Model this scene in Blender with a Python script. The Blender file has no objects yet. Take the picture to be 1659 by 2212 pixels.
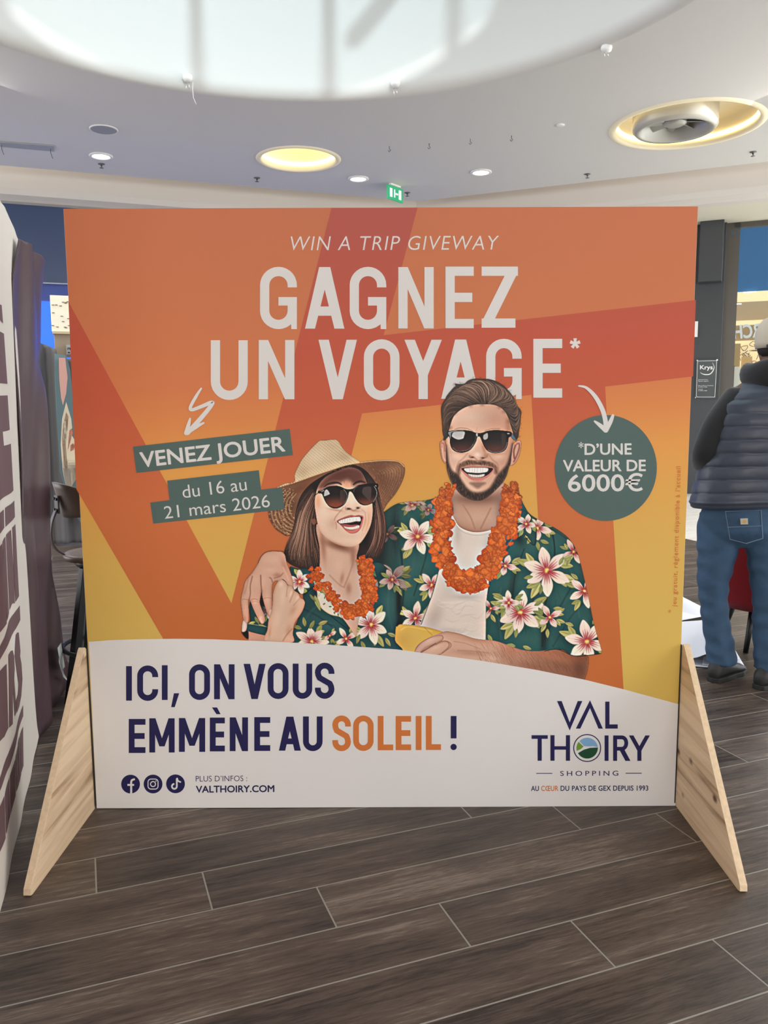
import bpy, bmesh, math, random
import numpy as np
from mathutils import Vector, Matrix
from mathutils.geometry import tessellate_polygon
random.seed(4)
SC = bpy.context.scene; COL = SC.collection

# ---------------------------------------------------------------- camera
FPX, W, H = 1750.0, 1659, 2212
PITCH, ROLL, YAW = -.1253, -.0061, .0006
CAM = np.array([.0043, -2.6857, 1.38])
_f = np.array([-math.sin(YAW)*math.cos(PITCH), math.cos(YAW)*math.cos(PITCH), math.sin(PITCH)])
_r = np.array([math.cos(YAW), math.sin(YAW), 0.]); _u = np.cross(_r, _f)
RIGHT = math.cos(ROLL)*_r + math.sin(ROLL)*_u; UP = math.cos(ROLL)*_u - math.sin(ROLL)*_r; FWD = _f
cam_data = bpy.data.cameras.new('camera'); cam = bpy.data.objects.new('camera', cam_data); COL.objects.link(cam)
cam_data.sensor_fit = 'HORIZONTAL'; cam_data.sensor_width = 36; cam_data.lens = 36*FPX/W; cam_data.clip_start = .05
M3 = Matrix([[RIGHT[i], UP[i], -FWD[i]] for i in range(3)])
cam.matrix_world = Matrix.Translation(Vector(CAM)) @ M3.to_4x4()
SC.camera = cam

# ---------------------------------------------------------------- light and exposure
SC.view_settings.view_transform = 'Standard'; SC.view_settings.look = 'None'
SC.view_settings.gamma = 1; SC.view_settings.use_curve_mapping = False
SC.view_settings.exposure = 1.0
world = bpy.data.worlds.new('daylight'); SC.world = world; world.use_nodes = True
bg = world.node_tree.nodes['Background']; bg.inputs[0].default_value = (.95, .97, 1, 1); bg.inputs[1].default_value = 2.3
def lamp(name, kind, loc, rot, energy, col=(1,1,1), size=1, size_y=None, **k):
    d = bpy.data.lights.new(name, kind); d.energy = energy; d.color = col
    if kind == 'AREA':
        d.size = size
        if size_y: d.shape = 'RECTANGLE'; d.size_y = size_y
    for a, b in k.items(): setattr(d, a, b)
    o = bpy.data.objects.new(name, d); o.location = loc; o.rotation_euler = rot; COL.objects.link(o); return o
R = math.radians
# low sun through the round rooflight, landing on the far inside of the well
lamp('sun', 'SUN', (0,-20,12), (R(90-18.3), 0, R(16)), 2.1, (.88,.97,1), angle=R(1.6))
# added fills: one behind the viewer for the panel, two under the ceiling ahead
lamp('fill_light', 'AREA', (.4,-7.8,3.2), (R(72),0,0), 120, (1,.965,.93), 6, 2.6)
lamp('fill_light', 'AREA', (4.5,5.3,4.2), (R(-10),R(20),0), 60, (1,.95,.9), 2, 2)
lamp('fill_light', 'AREA', (-4.5,4.5,4.2), (R(-10),R(-20),0), 60, (1,.95,.9), 2, 2)

# ---------------------------------------------------------------- helpers
def ray(px, py):
    return FWD + RIGHT*(px-W/2)/FPX - UP*(py-H/2)/FPX
def hit(px, py, n, d):
    n = np.array(n, float); v = ray(px, py); return CAM + (d - n@CAM)/(n@v)*v
def fl(px, py, z=0.): return hit(px, py, (0,0,1), z)
def pan(px, py, k=0):                        # a point on the front of the panel, k print layers out
    p = hit(px, py, (0,1,0), 0); p[1] = -.0003*k; return p
def lin(c):
    return tuple(((x/255)/12.92 if x/255 <= .04045 else ((x/255+.055)/1.055)**2.4) for x in c[:3])
MATS = {}
def mat(name, c, rough=.6, metal=0., k=1., noise=0., nscale=(20,20,20), bump=0., bscale=60, emit=None, estr=0, spec=.5, trans=0., sheen=0.):
    if name in MATS: return MATS[name]
    m = bpy.data.materials.new(name); m.use_nodes = True; nt = m.node_tree; b = nt.nodes['Principled BSDF']
    l = np.clip(np.array(lin(c))*k, 0, .95)
    b.inputs['Base Color'].default_value = (*l, 1); b.inputs['Roughness'].default_value = rough; b.inputs['Metallic'].default_value = metal
    b.inputs['Specular IOR Level'].default_value = spec
    if trans: b.inputs['Transmission Weight'].default_value = trans
    if sheen: b.inputs['Sheen Weight'].default_value = sheen
    if emit: b.inputs['Emission Color'].default_value = (*lin(emit), 1); b.inputs['Emission Strength'].default_value = estr
    if noise or bump:
        tc = nt.nodes.new('ShaderNodeTexCoord'); mp = nt.nodes.new('ShaderNodeMapping'); mp.inputs['Scale'].default_value = nscale
        nt.links.new(tc.outputs['Object'], mp.inputs[0])
        nz = nt.nodes.new('ShaderNodeTexNoise'); nz.inputs['Scale'].default_value = 1; nz.inputs['Detail'].default_value = 5
        nt.links.new(mp.outputs[0], nz.inputs['Vector'])
        if noise:
            mx = nt.nodes.new('ShaderNodeMix'); mx.data_type = 'RGBA'
            mx.inputs['A'].default_value = (*np.clip(l*(1-noise),0,1), 1); mx.inputs['B'].default_value = (*np.clip(l*(1+noise),0,1), 1)
            nt.links.new(nz.outputs['Fac'], mx.inputs['Factor']); nt.links.new(mx.outputs['Result'], b.inputs['Base Color'])
        if bump:
            n2 = nt.nodes.new('ShaderNodeTexNoise'); n2.inputs['Scale'].default_value = bscale; nt.links.new(tc.outputs['Object'], n2.inputs['Vector'])
            bp = nt.nodes.new('ShaderNodeBump'); bp.inputs['Strength'].default_value = bump; bp.inputs['Distance'].default_value = .01
            nt.links.new(n2.outputs['Fac'], bp.inputs['Height']); nt.links.new(bp.outputs[0], b.inputs['Normal'])
    MATS[name] = m; return m
def tag(o, label=None, cat=None, group=None, kind=None):
    if label: o['label'] = label
    if cat: o['category'] = cat
    if group: o['group'] = group
    if kind: o['kind'] = kind
    return o
def thing(name, label, cat, loc=(0,0,0), rz=0, group=None):
    o = bpy.data.objects.new(name, None); o.empty_display_size = .1; COL.objects.link(o); o.location = loc; o.rotation_euler = (0,0,rz)
    bpy.context.view_layer.update()
    return tag(o, label, cat, group)
def mesh(name, verts, faces, m=None, parent=None, smooth=False, world_co=True, mids=None):
    me = bpy.data.meshes.new(name); me.from_pydata([tuple(map(float,v)) for v in verts], [], faces); me.validate(); me.update()
    for mm in (m if isinstance(m, (list,tuple)) else [m]):
        if mm: me.materials.append(mm)
    if mids:
        for p, i in zip(me.polygons, mids): p.material_index = i
    if smooth: me.shade_smooth()
    o = bpy.data.objects.new(name, me); COL.objects.link(o)
    if parent:
        o.parent = parent
        if world_co: o.matrix_parent_inverse = parent.matrix_world.inverted()
    return o
class MB:
    """collects shapes into one mesh"""
    def __init__(s): s.v = []; s.f = []
    def add(s, v, f):
        n = len(s.v); s.v += [tuple(map(float,p)) for p in v]; s.f += [tuple(i+n for i in q) for q in f]; return s
    def box(s, c, size, rot=None):
        h = [x/2 for x in size]; P = [Vector((x*h[0],y*h[1],z*h[2])) for x in (-1,1) for y in (-1,1) for z in (-1,1)]
        if rot is not None: P = [rot @ p for p in P]
        P = [p+Vector(c) for p in P]
        return s.add(P, [(0,1,3,2),(4,6,7,5),(0,4,5,1),(2,3,7,6),(0,2,6,4),(1,5,7,3)])
    def loft(s, rings, cap=True):
        n = len(rings[0]); b = len(s.v); V = [p for r in rings for p in r]; F = []
        for i in range(len(rings)-1):
            for j in range(n): F.append((i*n+j, i*n+(j+1)%n, (i+1)*n+(j+1)%n, (i+1)*n+j))
        if cap: F.append(tuple(reversed(range(n)))); F.append(tuple((len(rings)-1)*n+j for j in range(n)))
        return s.add(V, F)
    def tube(s, pts, rad, n=12, cap=True):
        pts = [Vector(p) for p in pts]; rr = rad if isinstance(rad, (list,tuple)) else [rad]*len(pts); rings = []
        up = Vector((0,0,1)); d0 = (pts[1]-pts[0]).normalized()
        if abs(d0.z) > .9: up = Vector((1,0,0))
        u = d0.cross(up).normalized()
        for i, p in enumerate(pts):
            d = (pts[min(i+1,len(pts)-1)]-pts[max(i-1,0)]).normalized(); u = (u-d*u.dot(d)).normalized(); w = d.cross(u)
            rings.append([p+(u*math.cos(a)+w*math.sin(a))*rr[i] for a in [2*math.pi*k/n for k in range(n)]])
        return s.loft(rings, cap)
    def lathe(s, c, prof, n=32, cap=True):
        return s.loft([[(c[0]+r*math.cos(a), c[1]+r*math.sin(a), c[2]+z) for a in [2*math.pi*k/n for k in range(n)]] for r, z in prof], cap)
    def ell(s, z, cx, cy, rx, ry, n=32, rot=0):
        return [(cx+rx*math.cos(a)*math.cos(rot)-ry*math.sin(a)*math.sin(rot), cy+rx*math.cos(a)*math.sin(rot)+ry*math.sin(a)*math.cos(rot), z) for a in [2*math.pi*k/n for k in range(n)]]
    def prism(s, poly, vec):
        """poly: coplanar 3D points; pushed along vec"""
        n = len(poly); P = [Vector(p) for p in poly]; Q = [p+Vector(vec) for p in P]; T = tessellate_polygon([P])
        F = [tuple(t) for t in T]+[tuple(i+n for i in reversed(t)) for t in T]+[(i,(i+1)%n,(i+1)%n+n,i+n) for i in range(n)]
        return s.add(P+Q, F)
    def sheet(s, poly):
        s.n = getattr(s,'n',0)+1; e = Vector((0,-1.5e-6*(s.n % 90),0))          # keep overlapping pieces of ink from sharing a plane
        P = [Vector(p)+e for p in poly]; return s.add(P, [tuple(t) for t in tessellate_polygon([P])])
    def build(s, name, m, parent=None, smooth=False, bevel=0, fix=True):
        o = mesh(name, s.v, s.f, m, parent, smooth)
        if fix:
            bm = bmesh.new(); bm.from_mesh(o.data); bmesh.ops.recalc_face_normals(bm, faces=bm.faces); bm.to_mesh(o.data); bm.free()
        if bevel:
            b = o.modifiers.new('bevel', 'BEVEL'); b.width = bevel; b.segments = 2; b.limit_method = 'ANGLE'
        return o
# ---------------------------------------------------------------- the printed picture on the panel
# (a printed photograph of two people, worked out as colours on the flat print itself)
PX0, PY0, PW_, PH_ = 515, 812, 792, 672
IMG = np.zeros((PH_, PW_, 3)); ALP = np.zeros((PH_, PW_)); OWN = np.zeros((PH_, PW_), int)
rng = np.random.RandomState(7)
CUR = [1]
def fr(ox, oy, s):
    return lambda pts: [(ox + p[0]/s, oy + p[1]/s) + tuple(p[2:]) for p in pts]
Wc, Mc, WF, MF, HD, AR = fr(500,900,4.1475), fr(800,800,3.19), fr(660,1000,9.217), fr(940,810,7.9), fr(515,1180,8.295), fr(850,1330,3.607)
def spline(P, closed=True, n=6):
    P = np.array([p[:2] for p in P], float); N = len(P); out = []
    for i in range(N if closed else N-1):
        if closed: a, b, c, d = P[i-1], P[i], P[(i+1) % N], P[(i+2) % N]
        else: a, b, c, d = P[max(i-1,0)], P[i], P[i+1], P[min(i+2,N-1)]
        for t in np.arange(n)/n:
            out.append(.5*((2*b)+(c-a)*t+(2*a-5*b+4*c-d)*t*t+(3*b-a-3*c+d)*t**3))
    if not closed: out.append(P[-1])
    return np.array(out)
def box_of(P, m):
    x0 = max(int(P[:,0].min()-m)-PX0, 0); x1 = min(int(P[:,0].max()+m)-PX0+2, PW_)
    y0 = max(int(P[:,1].min()-m)-PY0, 0); y1 = min(int(P[:,1].max()+m)-PY0+2, PH_)
    if x1 <= x0 or y1 <= y0: return None
    Y, X = np.mgrid[y0:y1, x0:x1]
    return slice(y0,y1), slice(x0,x1), X+PX0+.0, Y+PY0+.0
def sdf(P, X, Y):
    d = np.full(X.shape, 1e9); s = np.zeros(X.shape, bool)
    for i in range(len(P)):
        a = P[i-1]; b = P[i]; e = b-a; L = e@e
        if L < 1e-9: continue
        wx = X-a[0]; wy = Y-a[1]; t = np.clip((wx*e[0]+wy*e[1])/L, 0, 1)
        d = np.minimum(d, (wx-e[0]*t)**2+(wy-e[1]*t)**2)
        if a[1] != b[1]:
            s ^= ((a[1] > Y) != (b[1] > Y)) & (X < (b[0]-a[0])*(Y-a[1])/(b[1]-a[1])+a[0])
    d = np.sqrt(d); return np.where(s, -d, d)
def put(B, m, col, own=True):
    ys, xs = B[0], B[1]
    col = np.asarray(col, float)
    IMG[ys,xs] = IMG[ys,xs]*(1-m[...,None]) + col*m[...,None]
    if own:
        ALP[ys,xs] = np.maximum(ALP[ys,xs], m); o = OWN[ys,xs]; o[m > .5] = CUR[0]
def fill(P, col, soft=.9, op=1., grad=None, smooth=True, edge=None, clip=None, own=True):
    """grad=(x0,y0,x1,y1,col2); edge=(depth, col) darkens towards the outline"""
    Q = spline(P) if smooth else np.array([p[:2] for p in P], float)
    B = box_of(Q, soft+2)
    if B is None: return
    d = sdf(Q, B[2], B[3]); m = np.clip(.5-d/soft, 0, 1)*op
    if clip is not None: m = m*clip[B[0],B[1]]
    c = np.ones(d.shape+(3,))*np.array(col, float)
    if grad:
        x0,y0,x1,y1,c2 = grad; vx, vy = x1-x0, y1-y0
        t = np.clip(((B[2]-x0)*vx+(B[3]-y0)*vy)/(vx*vx+vy*vy), 0, 1)[...,None]; t = t*t*(3-2*t)
        c = c*(1-t)+np.array(c2)*t
    if edge:
        t = np.exp(np.minimum(d,0)/edge[0])[...,None]*edge[2] if len(edge) > 2 else np.exp(np.minimum(d,0)/edge[0])[...,None]
        c = c*(1-t)+np.array(edge[1])*t
    put(B, m, c, own)
def mask(P, soft=.9, smooth=True):
    Q = spline(P) if smooth else np.array(P, float); M = np.zeros((PH_,PW_)); B = box_of(Q, soft+2)
    M[B[0],B[1]] = np.clip(.5-sdf(Q, B[2], B[3])/soft, 0, 1); return M
def stroke(P, w, col, op=1., soft=1., clip=None, own=False, n=5):
    """w: width or (start, middle, end)"""
    Q = spline(P, False, n) if len(P) > 2 else np.array([p[:2] for p in P], float)
    ws = np.interp(np.linspace(0,1,len(Q)), [0,.5,1], w) if isinstance(w, tuple) else np.full(len(Q), float(w))
    B = box_of(Q, ws.max()+soft+1)
    if B is None: return
    X, Y = B[2], B[3]; m = np.zeros(X.shape)
    for i in range(len(Q)-1):
        a, b = Q[i], Q[i+1]; e = b-a; L = e@e+1e-9
        t = np.clip(((X-a[0])*e[0]+(Y-a[1])*e[1])/L, 0, 1)
        d = np.hypot(X-a[0]-e[0]*t, Y-a[1]-e[1]*t)-(ws[i]*(1-t)+ws[i+1]*t)/2
        m = np.maximum(m, np.clip(.5-d/soft, 0, 1))
    m *= op
    if clip is not None: m *= clip[B[0],B[1]]
    put(B, m, col, own)
def blob(c, rx, ry, col, op=.5, ang=0, clip=None):
    B = box_of(np.array([[c[0]-2.2*max(rx,ry),c[1]-2.2*max(rx,ry)],[c[0]+2.2*max(rx,ry),c[1]+2.2*max(rx,ry)]]), 0)
    if B is None: return
    ca, sa = math.cos(math.radians(ang)), math.sin(math.radians(ang))
    x = (B[2]-c[0]); y = (B[3]-c[1]); u = (x*ca+y*sa)/rx; v = (-x*sa+y*ca)/ry
    m = np.exp(-(u*u+v*v)*1.2)*op
    if clip is not None: m = m*clip[B[0],B[1]]
    put(B, m, col, False)
def lerp(a, b, t): return tuple(np.array(a)*(1-t)+np.array(b)*t)
def strands(guides, n, cols, w=(.3,1.3,.3), op=.5, jit=2., clip=None, part=(0,1)):
    """hair: strokes interpolated between neighbouring guide curves"""
    G = [spline(g, False, 6) for g in guides]
    m = min(len(g) for g in G); G = [g[np.linspace(0,len(g)-1,m).astype(int)] for g in G]
    for k in range(n):
        t = rng.rand()*(len(G)-1); i = int(t); f = t-i
        c = G[i]*(1-f)+G[min(i+1,len(G)-1)]*f + rng.randn(2)*jit*.5
        a = int(rng.uniform(0,.45)*m); b = int(rng.uniform(.55,1)*m)
        if b-a < 3: continue
        q = c[a:b:2]
        if len(q) < 3: continue
        stroke([tuple(p) for p in q], w, cols[rng.randint(len(cols))], op*rng.uniform(.4,1), 1., clip, n=2)
def petal(c, ang, L, wd, col, tip=None, clip=None, op=1., core=None):
    a = math.radians(ang); ux, uy = math.cos(a), math.sin(a)
    def q(u, v): return (c[0]+ux*u*L-uy*v*wd, c[1]+uy*u*L+ux*v*wd)
    P = [q(.02,0), q(.25,.3), q(.55,.5), q(.8,.36), q(1.02,0), q(.82,-.34), q(.55,-.48), q(.25,-.3)]
    fill(P, col, 1., op, clip=clip, edge=(1.2, lerp(col,(120,105,85),.5), .5), own=False)
    if tip: blob(q(.75,.1), L*.25, wd*.3, tip, .4, ang, clip)
    if core:
        for s in (-.16,0,.16): stroke([q(.05,s*.4), q(.3,s), q(rng.uniform(.5,.62),s*1.3)], (1.6*L/40+.3,1.1*L/40+.3,.2), core, .75, 1., clip)
        blob(q(.2,0), L*.22, wd*.3, core, .55, ang, clip)
    stroke([q(.3,0), q(.6,.03), q(.92,0)], .5, lerp(col,(150,120,100),.6), .5, .8, clip)
def leaf(c, ang, L, wd, clip=None, op=1., dim=0.):
    col = lerp(lerp((196,190,132),(150,154,100),rng.rand()),(40,54,42),dim); a = math.radians(ang); ux, uy = math.cos(a), math.sin(a)
    def q(u, v): return (c[0]+ux*u*L-uy*v*wd, c[1]+uy*u*L+ux*v*wd)
    P = [q(0,0), q(.3,.42), q(.6,.45), q(1.05,0), q(.65,-.42), q(.3,-.4)]
    fill(P, col, 1., op, clip=clip, edge=(1., lerp((105,112,62),(30,40,30),dim), .65), own=False)
    fill([q(.1,0),q(.5,.3),q(.95,0)], lerp((138,146,86),(35,45,35),dim), 1., .6*op, clip=clip, own=False)
    stroke([q(0,0),q(.5,.05),q(1,0)], .6, lerp((105,112,62),(30,40,30),dim), .8*op, .8, clip)
def flower(c, r, n=6, rot=0, sq=1., clip=None, dim=0., leaves=((120,1.2),(200,1.25),(330,1.2),(20,1.1))):
    for la, ll in leaves:
        a = math.radians(la); b = (c[0]+math.cos(a)*r*.55, c[1]+math.sin(a)*r*.55*sq)
        leaf(b, la, r*.62*ll, r*.34, clip, dim=dim); leaf(b, la+38, r*.5*ll, r*.3, clip, dim=dim)
    for k in range(n):
        an = rot+k*360/n+rng.uniform(-7,7); L = r*rng.uniform(.88,1.08)
        L *= math.hypot(math.cos(math.radians(an)), sq*math.sin(math.radians(an)))
        col = lerp(lerp((224,208,192),(214,190,180),rng.rand()),(60,50,50),dim)
        petal(c, an, L, r*.5, col, lerp((228,216,190),(60,50,50),dim), clip, 1., lerp((168,56,62),(60,30,35),dim))
    for k in range(16):
        a = rng.rand()*6.28; q = r*rng.uniform(.05,.3)
        stroke([c,(c[0]+math.cos(a)*q*1.4,c[1]+math.sin(a)*q*1.4*sq)], .9, lerp((150,50,55),(50,25,30),dim), .7, .8, clip)
    for k in range(5): blob((c[0]+rng.uniform(-1,1)*r*.06,c[1]+rng.uniform(-1,1)*r*.06), r*.05+.6, r*.05+.6, lerp((222,196,120),(90,80,50),dim), .8, 0, clip)
def lei(path, wd, dens=1., dark=0.):
    Q = spline(path, False, 8); 
    for k in range(int(len(Q)*3.2*dens)):
        i = rng.randint(len(Q)); off = (rng.rand(2)-.5)*wd; c = Q[i]+off
        r = wd*rng.uniform(.13,.25); e = min(1, np.hypot(*off)/(wd*.6))
        base = lerp((230,126,56),(196,92,38),rng.rand()**1.5); base = lerp(base,(112,46,22),dark+.4*rng.rand()*e)
        n = rng.randint(6,10); ph = rng.rand()*6.28; 
        P = [(c[0]+math.cos(ph+j*6.283/n)*r*rng.uniform(.55,1.6), c[1]+math.sin(ph+j*6.283/n)*r*rng.uniform(.55,1.6)) for j in range(n)]
        fill(P, base, 1., 1., edge=(1.6, lerp(base,(130,48,20),.7), .7))
        a = rng.rand()*6.28
        stroke([(c[0]-math.cos(a)*r*.7,c[1]-math.sin(a)*r*.7),(c[0]+rng.uniform(-1,1),c[1]+rng.uniform(-1,1)),(c[0]+math.cos(a)*r*.7,c[1]+math.sin(a)*r*.7)], (.4,1.3,.4), (226,122,60), .65, 1.)
        a += 1.3
        stroke([(c[0]-math.cos(a)*r*.6,c[1]-math.sin(a)*r*.6),(c[0]+math.cos(a)*r*.6,c[1]+math.sin(a)*r*.6)], (.3,1.1,.3), (132,50,20), .6, 1.)
def folds(L, clip):
    for pts, w, col, op, soft in L: stroke(pts, w, col, op, soft, clip)

def paint():
    TEAL = (46,88,84); TD = (22,40,38); SK = (206,167,146); SKD = (150,104,84)
    # ---------------- man: shirt, tee, neck
    CUR[0] = 1
    sh = Mc([(560,850),(470,872),(380,895),(250,905),(170,925),(80,985),(0,1040),(-40,1150),(-60,1300),(0,1700),(60,2000),(360,2050),(800,2050),(1200,2030),(1300,1925),(1400,1968),(1500,1962),(1588,1950),(1586,1905),(1560,1820),(1530,1700),(1500,1550),(1470,1420),(1440,1300),(1410,1220),(1360,1150),(1280,1090),(1180,1040),(1100,990),(1060,930),(1030,870),(990,840),(900,860),(750,900)])
    fill(sh, TEAL, edge=(5,TD,.45)); S = mask(sh)
    for c,rx,ry,col,op,an in [((60,1200),90,300,(22,26,26),.85,0),((170,1100),40,220,(24,32,32),.6,0),((300,1400),70,160,(56,100,98),.5,0),((200,1780),50,160,(20,30,30),.9,0),((1130,1300),60,220,(56,98,92),.5,-10),((1300,1350),50,200,(58,100,96),.4,-12),((1200,1800),30,180,(20,34,34),.8,3),((1350,1850),100,60,(34,62,60),.5,20),((1050,1850),90,90,(56,98,92),.4,0),((900,1700),40,160,(30,54,52),.5,5),((1020,1150),40,70,(22,34,34),.7,-30),((980,1480),30,160,(28,50,48),.6,10)]:
        p = Mc([c])[0]; blob(p, rx/3.19, ry/3.19, col, op, an, S)
    folds([(Mc([(1250,1100),(1270,1250),(1240,1450),(1190,1700),(1185,1900)]),2.5,(22,38,36),.75,3),(Mc([(1060,1230),(1000,1400),(980,1560)]),2.,(24,40,40),.6,3),(Mc([(400,1030),(390,1250),(300,1550)]),2.,(26,46,46),.6,3),(Mc([(210,1240),(230,1500),(210,1700)]),2.5,(20,34,34),.7,4),(Mc([(1380,1500),(1300,1640),(1230,1780)]),2,(26,46,46),.55,4),(Mc([(1470,1600),(1380,1700),(1260,1900)]),2,(30,54,52),.5,4),(Mc([(1150,1450),(1120,1600),(1180,1750)]),1.5,(28,50,48),.5,3),(Mc([(1090,1010),(1230,1080),(1350,1160)]),1.,(24,40,38),.6,1.5),(Mc([(900,1500),(880,1650),(900,1850)]),1.6,(64,110,104),.45,4),(Mc([(1330,1240),(1400,1450),(1440,1700)]),3,(62,106,100),.4,5),(Mc([(260,1000),(300,1300),(250,1500)]),3,(62,104,104),.3,6)], S)
    for k in range(130):                                   # small creases of the cloth
        x, y = rng.uniform(0,1560), rng.uniform(930,1950); a = rng.uniform(-.5,.5)+1.4
        stroke(Mc([(x,y),(x+math.cos(a)*60,y+math.sin(a)*60)]), (.3,1.6,.3), (60,104,100) if k%2 else (28,50,48), .3, 3, S)
    tee = Mc([(560,990),(640,1060),(760,1100),(880,1050),(885,1120),(840,1280),(820,1420),(797,1600),(793,1880),(560,1830),(450,1800),(340,1760),(375,1660),(425,1560),(460,1420),(500,1300),(545,1150)])
    fill(tee, (214,199,187), smooth=False, soft=1.); T = mask(tee, smooth=False)
    for c,rx,ry,col,op,an in [((560,1480),70,110,(188,170,158),.6,0),((440,1700),60,120,(176,156,146),.6,20),((620,1600),120,60,(222,210,200),.6,0),((700,1250),100,90,(222,209,199),.7,0),((820,1200),40,90,(170,150,140),.6,10),((600,1100),30,110,(184,164,152),.6,0),((660,1560),100,25,(168,148,138),.5,0),((560,1800),120,30,(180,160,150),.5,10)]:
        p = Mc([c])[0]; blob(p, rx/3.19, ry/3.19, col, op, an, T)
    for k in range(26):
        x, y = rng.uniform(430,790), rng.uniform(1550,1830); stroke(Mc([(x,y),(x+50,y+rng.uniform(-35,25)),(x+100,y+rng.uniform(-50,20))]), (.4,2.4,.4), (196,178,166) if k%2 else (224,212,202), .4, 3, T)
    nk = Mc([(570,800),(573,960),(560,1000),(610,1075),(700,1113),(790,1110),(870,1082),(890,1040),(925,960),(930,780)])
    fill(nk, (188,146,124), edge=(4,(140,98,80),.7)); N = mask(nk)
    blob(Mc([(740,880)])[0], 62, 15, (112,76,62), .9, 0, N); blob(Mc([(740,1010)])[0], 34, 16, (204,164,142), .7, 0, N); blob(Mc([(900,950)])[0], 12, 40, (128,88,72), .6, 0, N)
    stroke(Mc([(640,930),(690,1010),(720,1090)]), 2, (158,114,94), .6, 4, N); stroke(Mc([(830,950),(790,1030),(760,1090)]), 2, (150,108,90), .6, 4, N)
    stroke(Mc([(562,1000),(612,1080),(700,1118),(790,1114),(872,1086)]), 2.4, (222,210,200), .9, 1.2); stroke(Mc([(562,1010),(610,1095),(700,1134),(790,1130),(872,1100)]), .8, (176,158,148), .7, 1.2)
    # flowers of the man's shirt, printed over it but not over the tee
    S2 = np.clip(S-T-N, 0, 1)
    for x,y,r,rot,sq,dim,n in [(325,1145,130,10,1.,0,6),(1215,1380,165,25,1.,0,6),(1032,1668,160,40,1.,0,6),(1492,1868,150,15,1.,0,6),(1475,1520,105,80,1.3,.05,5),(420,1480,95,20,1.,.05,5),(310,1705,105,70,1.1,.05,5),(1150,1085,105,10,.8,.1,5),(930,1345,90,20,.8,.1,4),(1235,1700,90,60,1,.1,4),(955,1600,85,90,1.1,.05,4),(290,925,90,0,.35,.35,5),(1400,1250,75,60,1.2,.15,4),(150,1440,120,20,.9,.5,5),(830,1640,60,0,1.3,.1,3),(120,1130,70,30,1,.82,4),(400,960,70,20,.6,.5,4)]:
        p = Mc([(x,y)])[0]; flower(p, r/3.19, n, rot, sq, S2, dim)
    for x,y,a in [(1130,1620,-30),(1150,1690,20),(1010,1780,100),(900,1560,200),(1300,1340,-60),(1330,1300,-20),(1180,1480,100),(1120,1420,170),(1260,1640,0),(220,1380,-30),(230,1450,40),(250,1240,110),(1400,1760,200),(1530,1750,-60),(830,1680,60),(850,1620,-20),(1150,1180,80),(1170,1170,20),(440,1560,120),(1220,1780,90),(1050,1900,20),(1000,1900,190),(810,1820,60),(1430,1440,220)]:
        leaf(Mc([(x,y)])[0], a, 19, 9, S2, dim=.08)
    for k in range(7):                                      # stitched front edge of the open shirt
        pass
    stroke(Mc([(795,1600),(793,1880)]), 1.2, (150,168,150), .7, 1); stroke(Mc([(840,1400),(805,1560)]), 1.2, (24,40,38), .8, 1.4); stroke(Mc([(350,1750),(430,1530),(465,1400)]), 1.4, (24,40,38), .8, 1.6)
    # collar on the right
    col = Mc([(1010,1000),(1060,960),(1140,1080),(1130,1205),(1050,1130),(930,1260),(850,1380),(830,1360),(900,1230),(1000,1100)])
    fill(col, (48,84,80), edge=(3,(30,52,50),.6)); C = mask(col)
    flower(Mc([(1075,1060)])[0], 24, 5, 0, 1, C, .1); stroke(Mc([(1018,1110),(930,1230),(840,1390)]), 1.1, (170,170,140), .6, 1); stroke(Mc([(1060,1140),(1130,1205),(1145,1090)]), 1.3, (22,32,32), .8, 1.5)
    # ---------------- man: head
    for e in ([(150,1110),(100,1130),(80,1170),(85,1280),(105,1400),(130,1470),(180,1500),(200,1300)], [(1350,1150),(1430,1110),(1465,1140),(1465,1230),(1440,1360),(1400,1450),(1350,1520),(1280,1540),(1270,1400),(1300,1250)]):
        fill(MF(e), (198,148,128), edge=(2.5,(160,105,88),.7))
    stroke(MF([(1390,1180),(1430,1170),(1430,1260),(1380,1400),(1340,1480)]), 2.5, (128,72,60), .8, 2.5); stroke(MF([(1370,1200),(1340,1300),(1350,1420)]), 3, (110,62,52), .8, 3); stroke(MF([(110,1160),(150,1180),(165,1300)]), 2., (160,100,86), .8, 2); stroke(MF([(120,1250),(140,1400),(170,1460)]), 2, (222,180,162), .8, 2)
    face = MF([(190,1000),(182,1200),(185,1450),(200,1620),(240,1760),(300,1880),(370,1970),(450,2055),(560,2118),(680,2148),(800,2140),(920,2070),(1050,1950),(1150,1840),(1220,1720),(1260,1580),(1290,1500),(1305,1350),(1330,1150),(1320,900),(1280,700),(1180,540),(1000,480),(800,460),(560,490),(400,570),(270,680),(210,850)])
    fill(face, (210,170,148), grad=MF([(500,0)])[0]+MF([(1400,0)])[0]+((186,138,116),), edge=(4,(150,104,84),.5)); F = mask(face)
    for x,y,rx,ry,c,op,an in [(560,720,250,120,(222,188,168),.7,0),(1050,800,160,140,(196,146,124),.6,0),(1250,900,60,260,(158,110,88),.7,0),(250,900,50,180,(190,146,124),.6,0),(380,1400,110,60,(226,190,170),.7,15),(1080,1400,120,60,(218,176,154),.7,-10),(640,1180,60,160,(222,182,160),.6,0),(720,1360,60,50,(232,200,184),.8,0),(830,1250,35,120,(166,112,90),.7,-18),(600,1390,40,30,(176,124,104),.6,0),(860,1380,45,40,(168,116,96),.6,0),(700,1000,90,40,(188,140,120),.5,0),(420,1330,120,22,(176,126,104),.6,5),(1040,1345,120,18,(170,120,98),.6,0),(250,1250,40,120,(186,140,118),.5,0),(1240,1200,60,120,(176,128,106),.5,0)]:
        blob(MF([(x,y)])[0], rx/7.9, ry/7.9, c, op, an, F)
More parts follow.
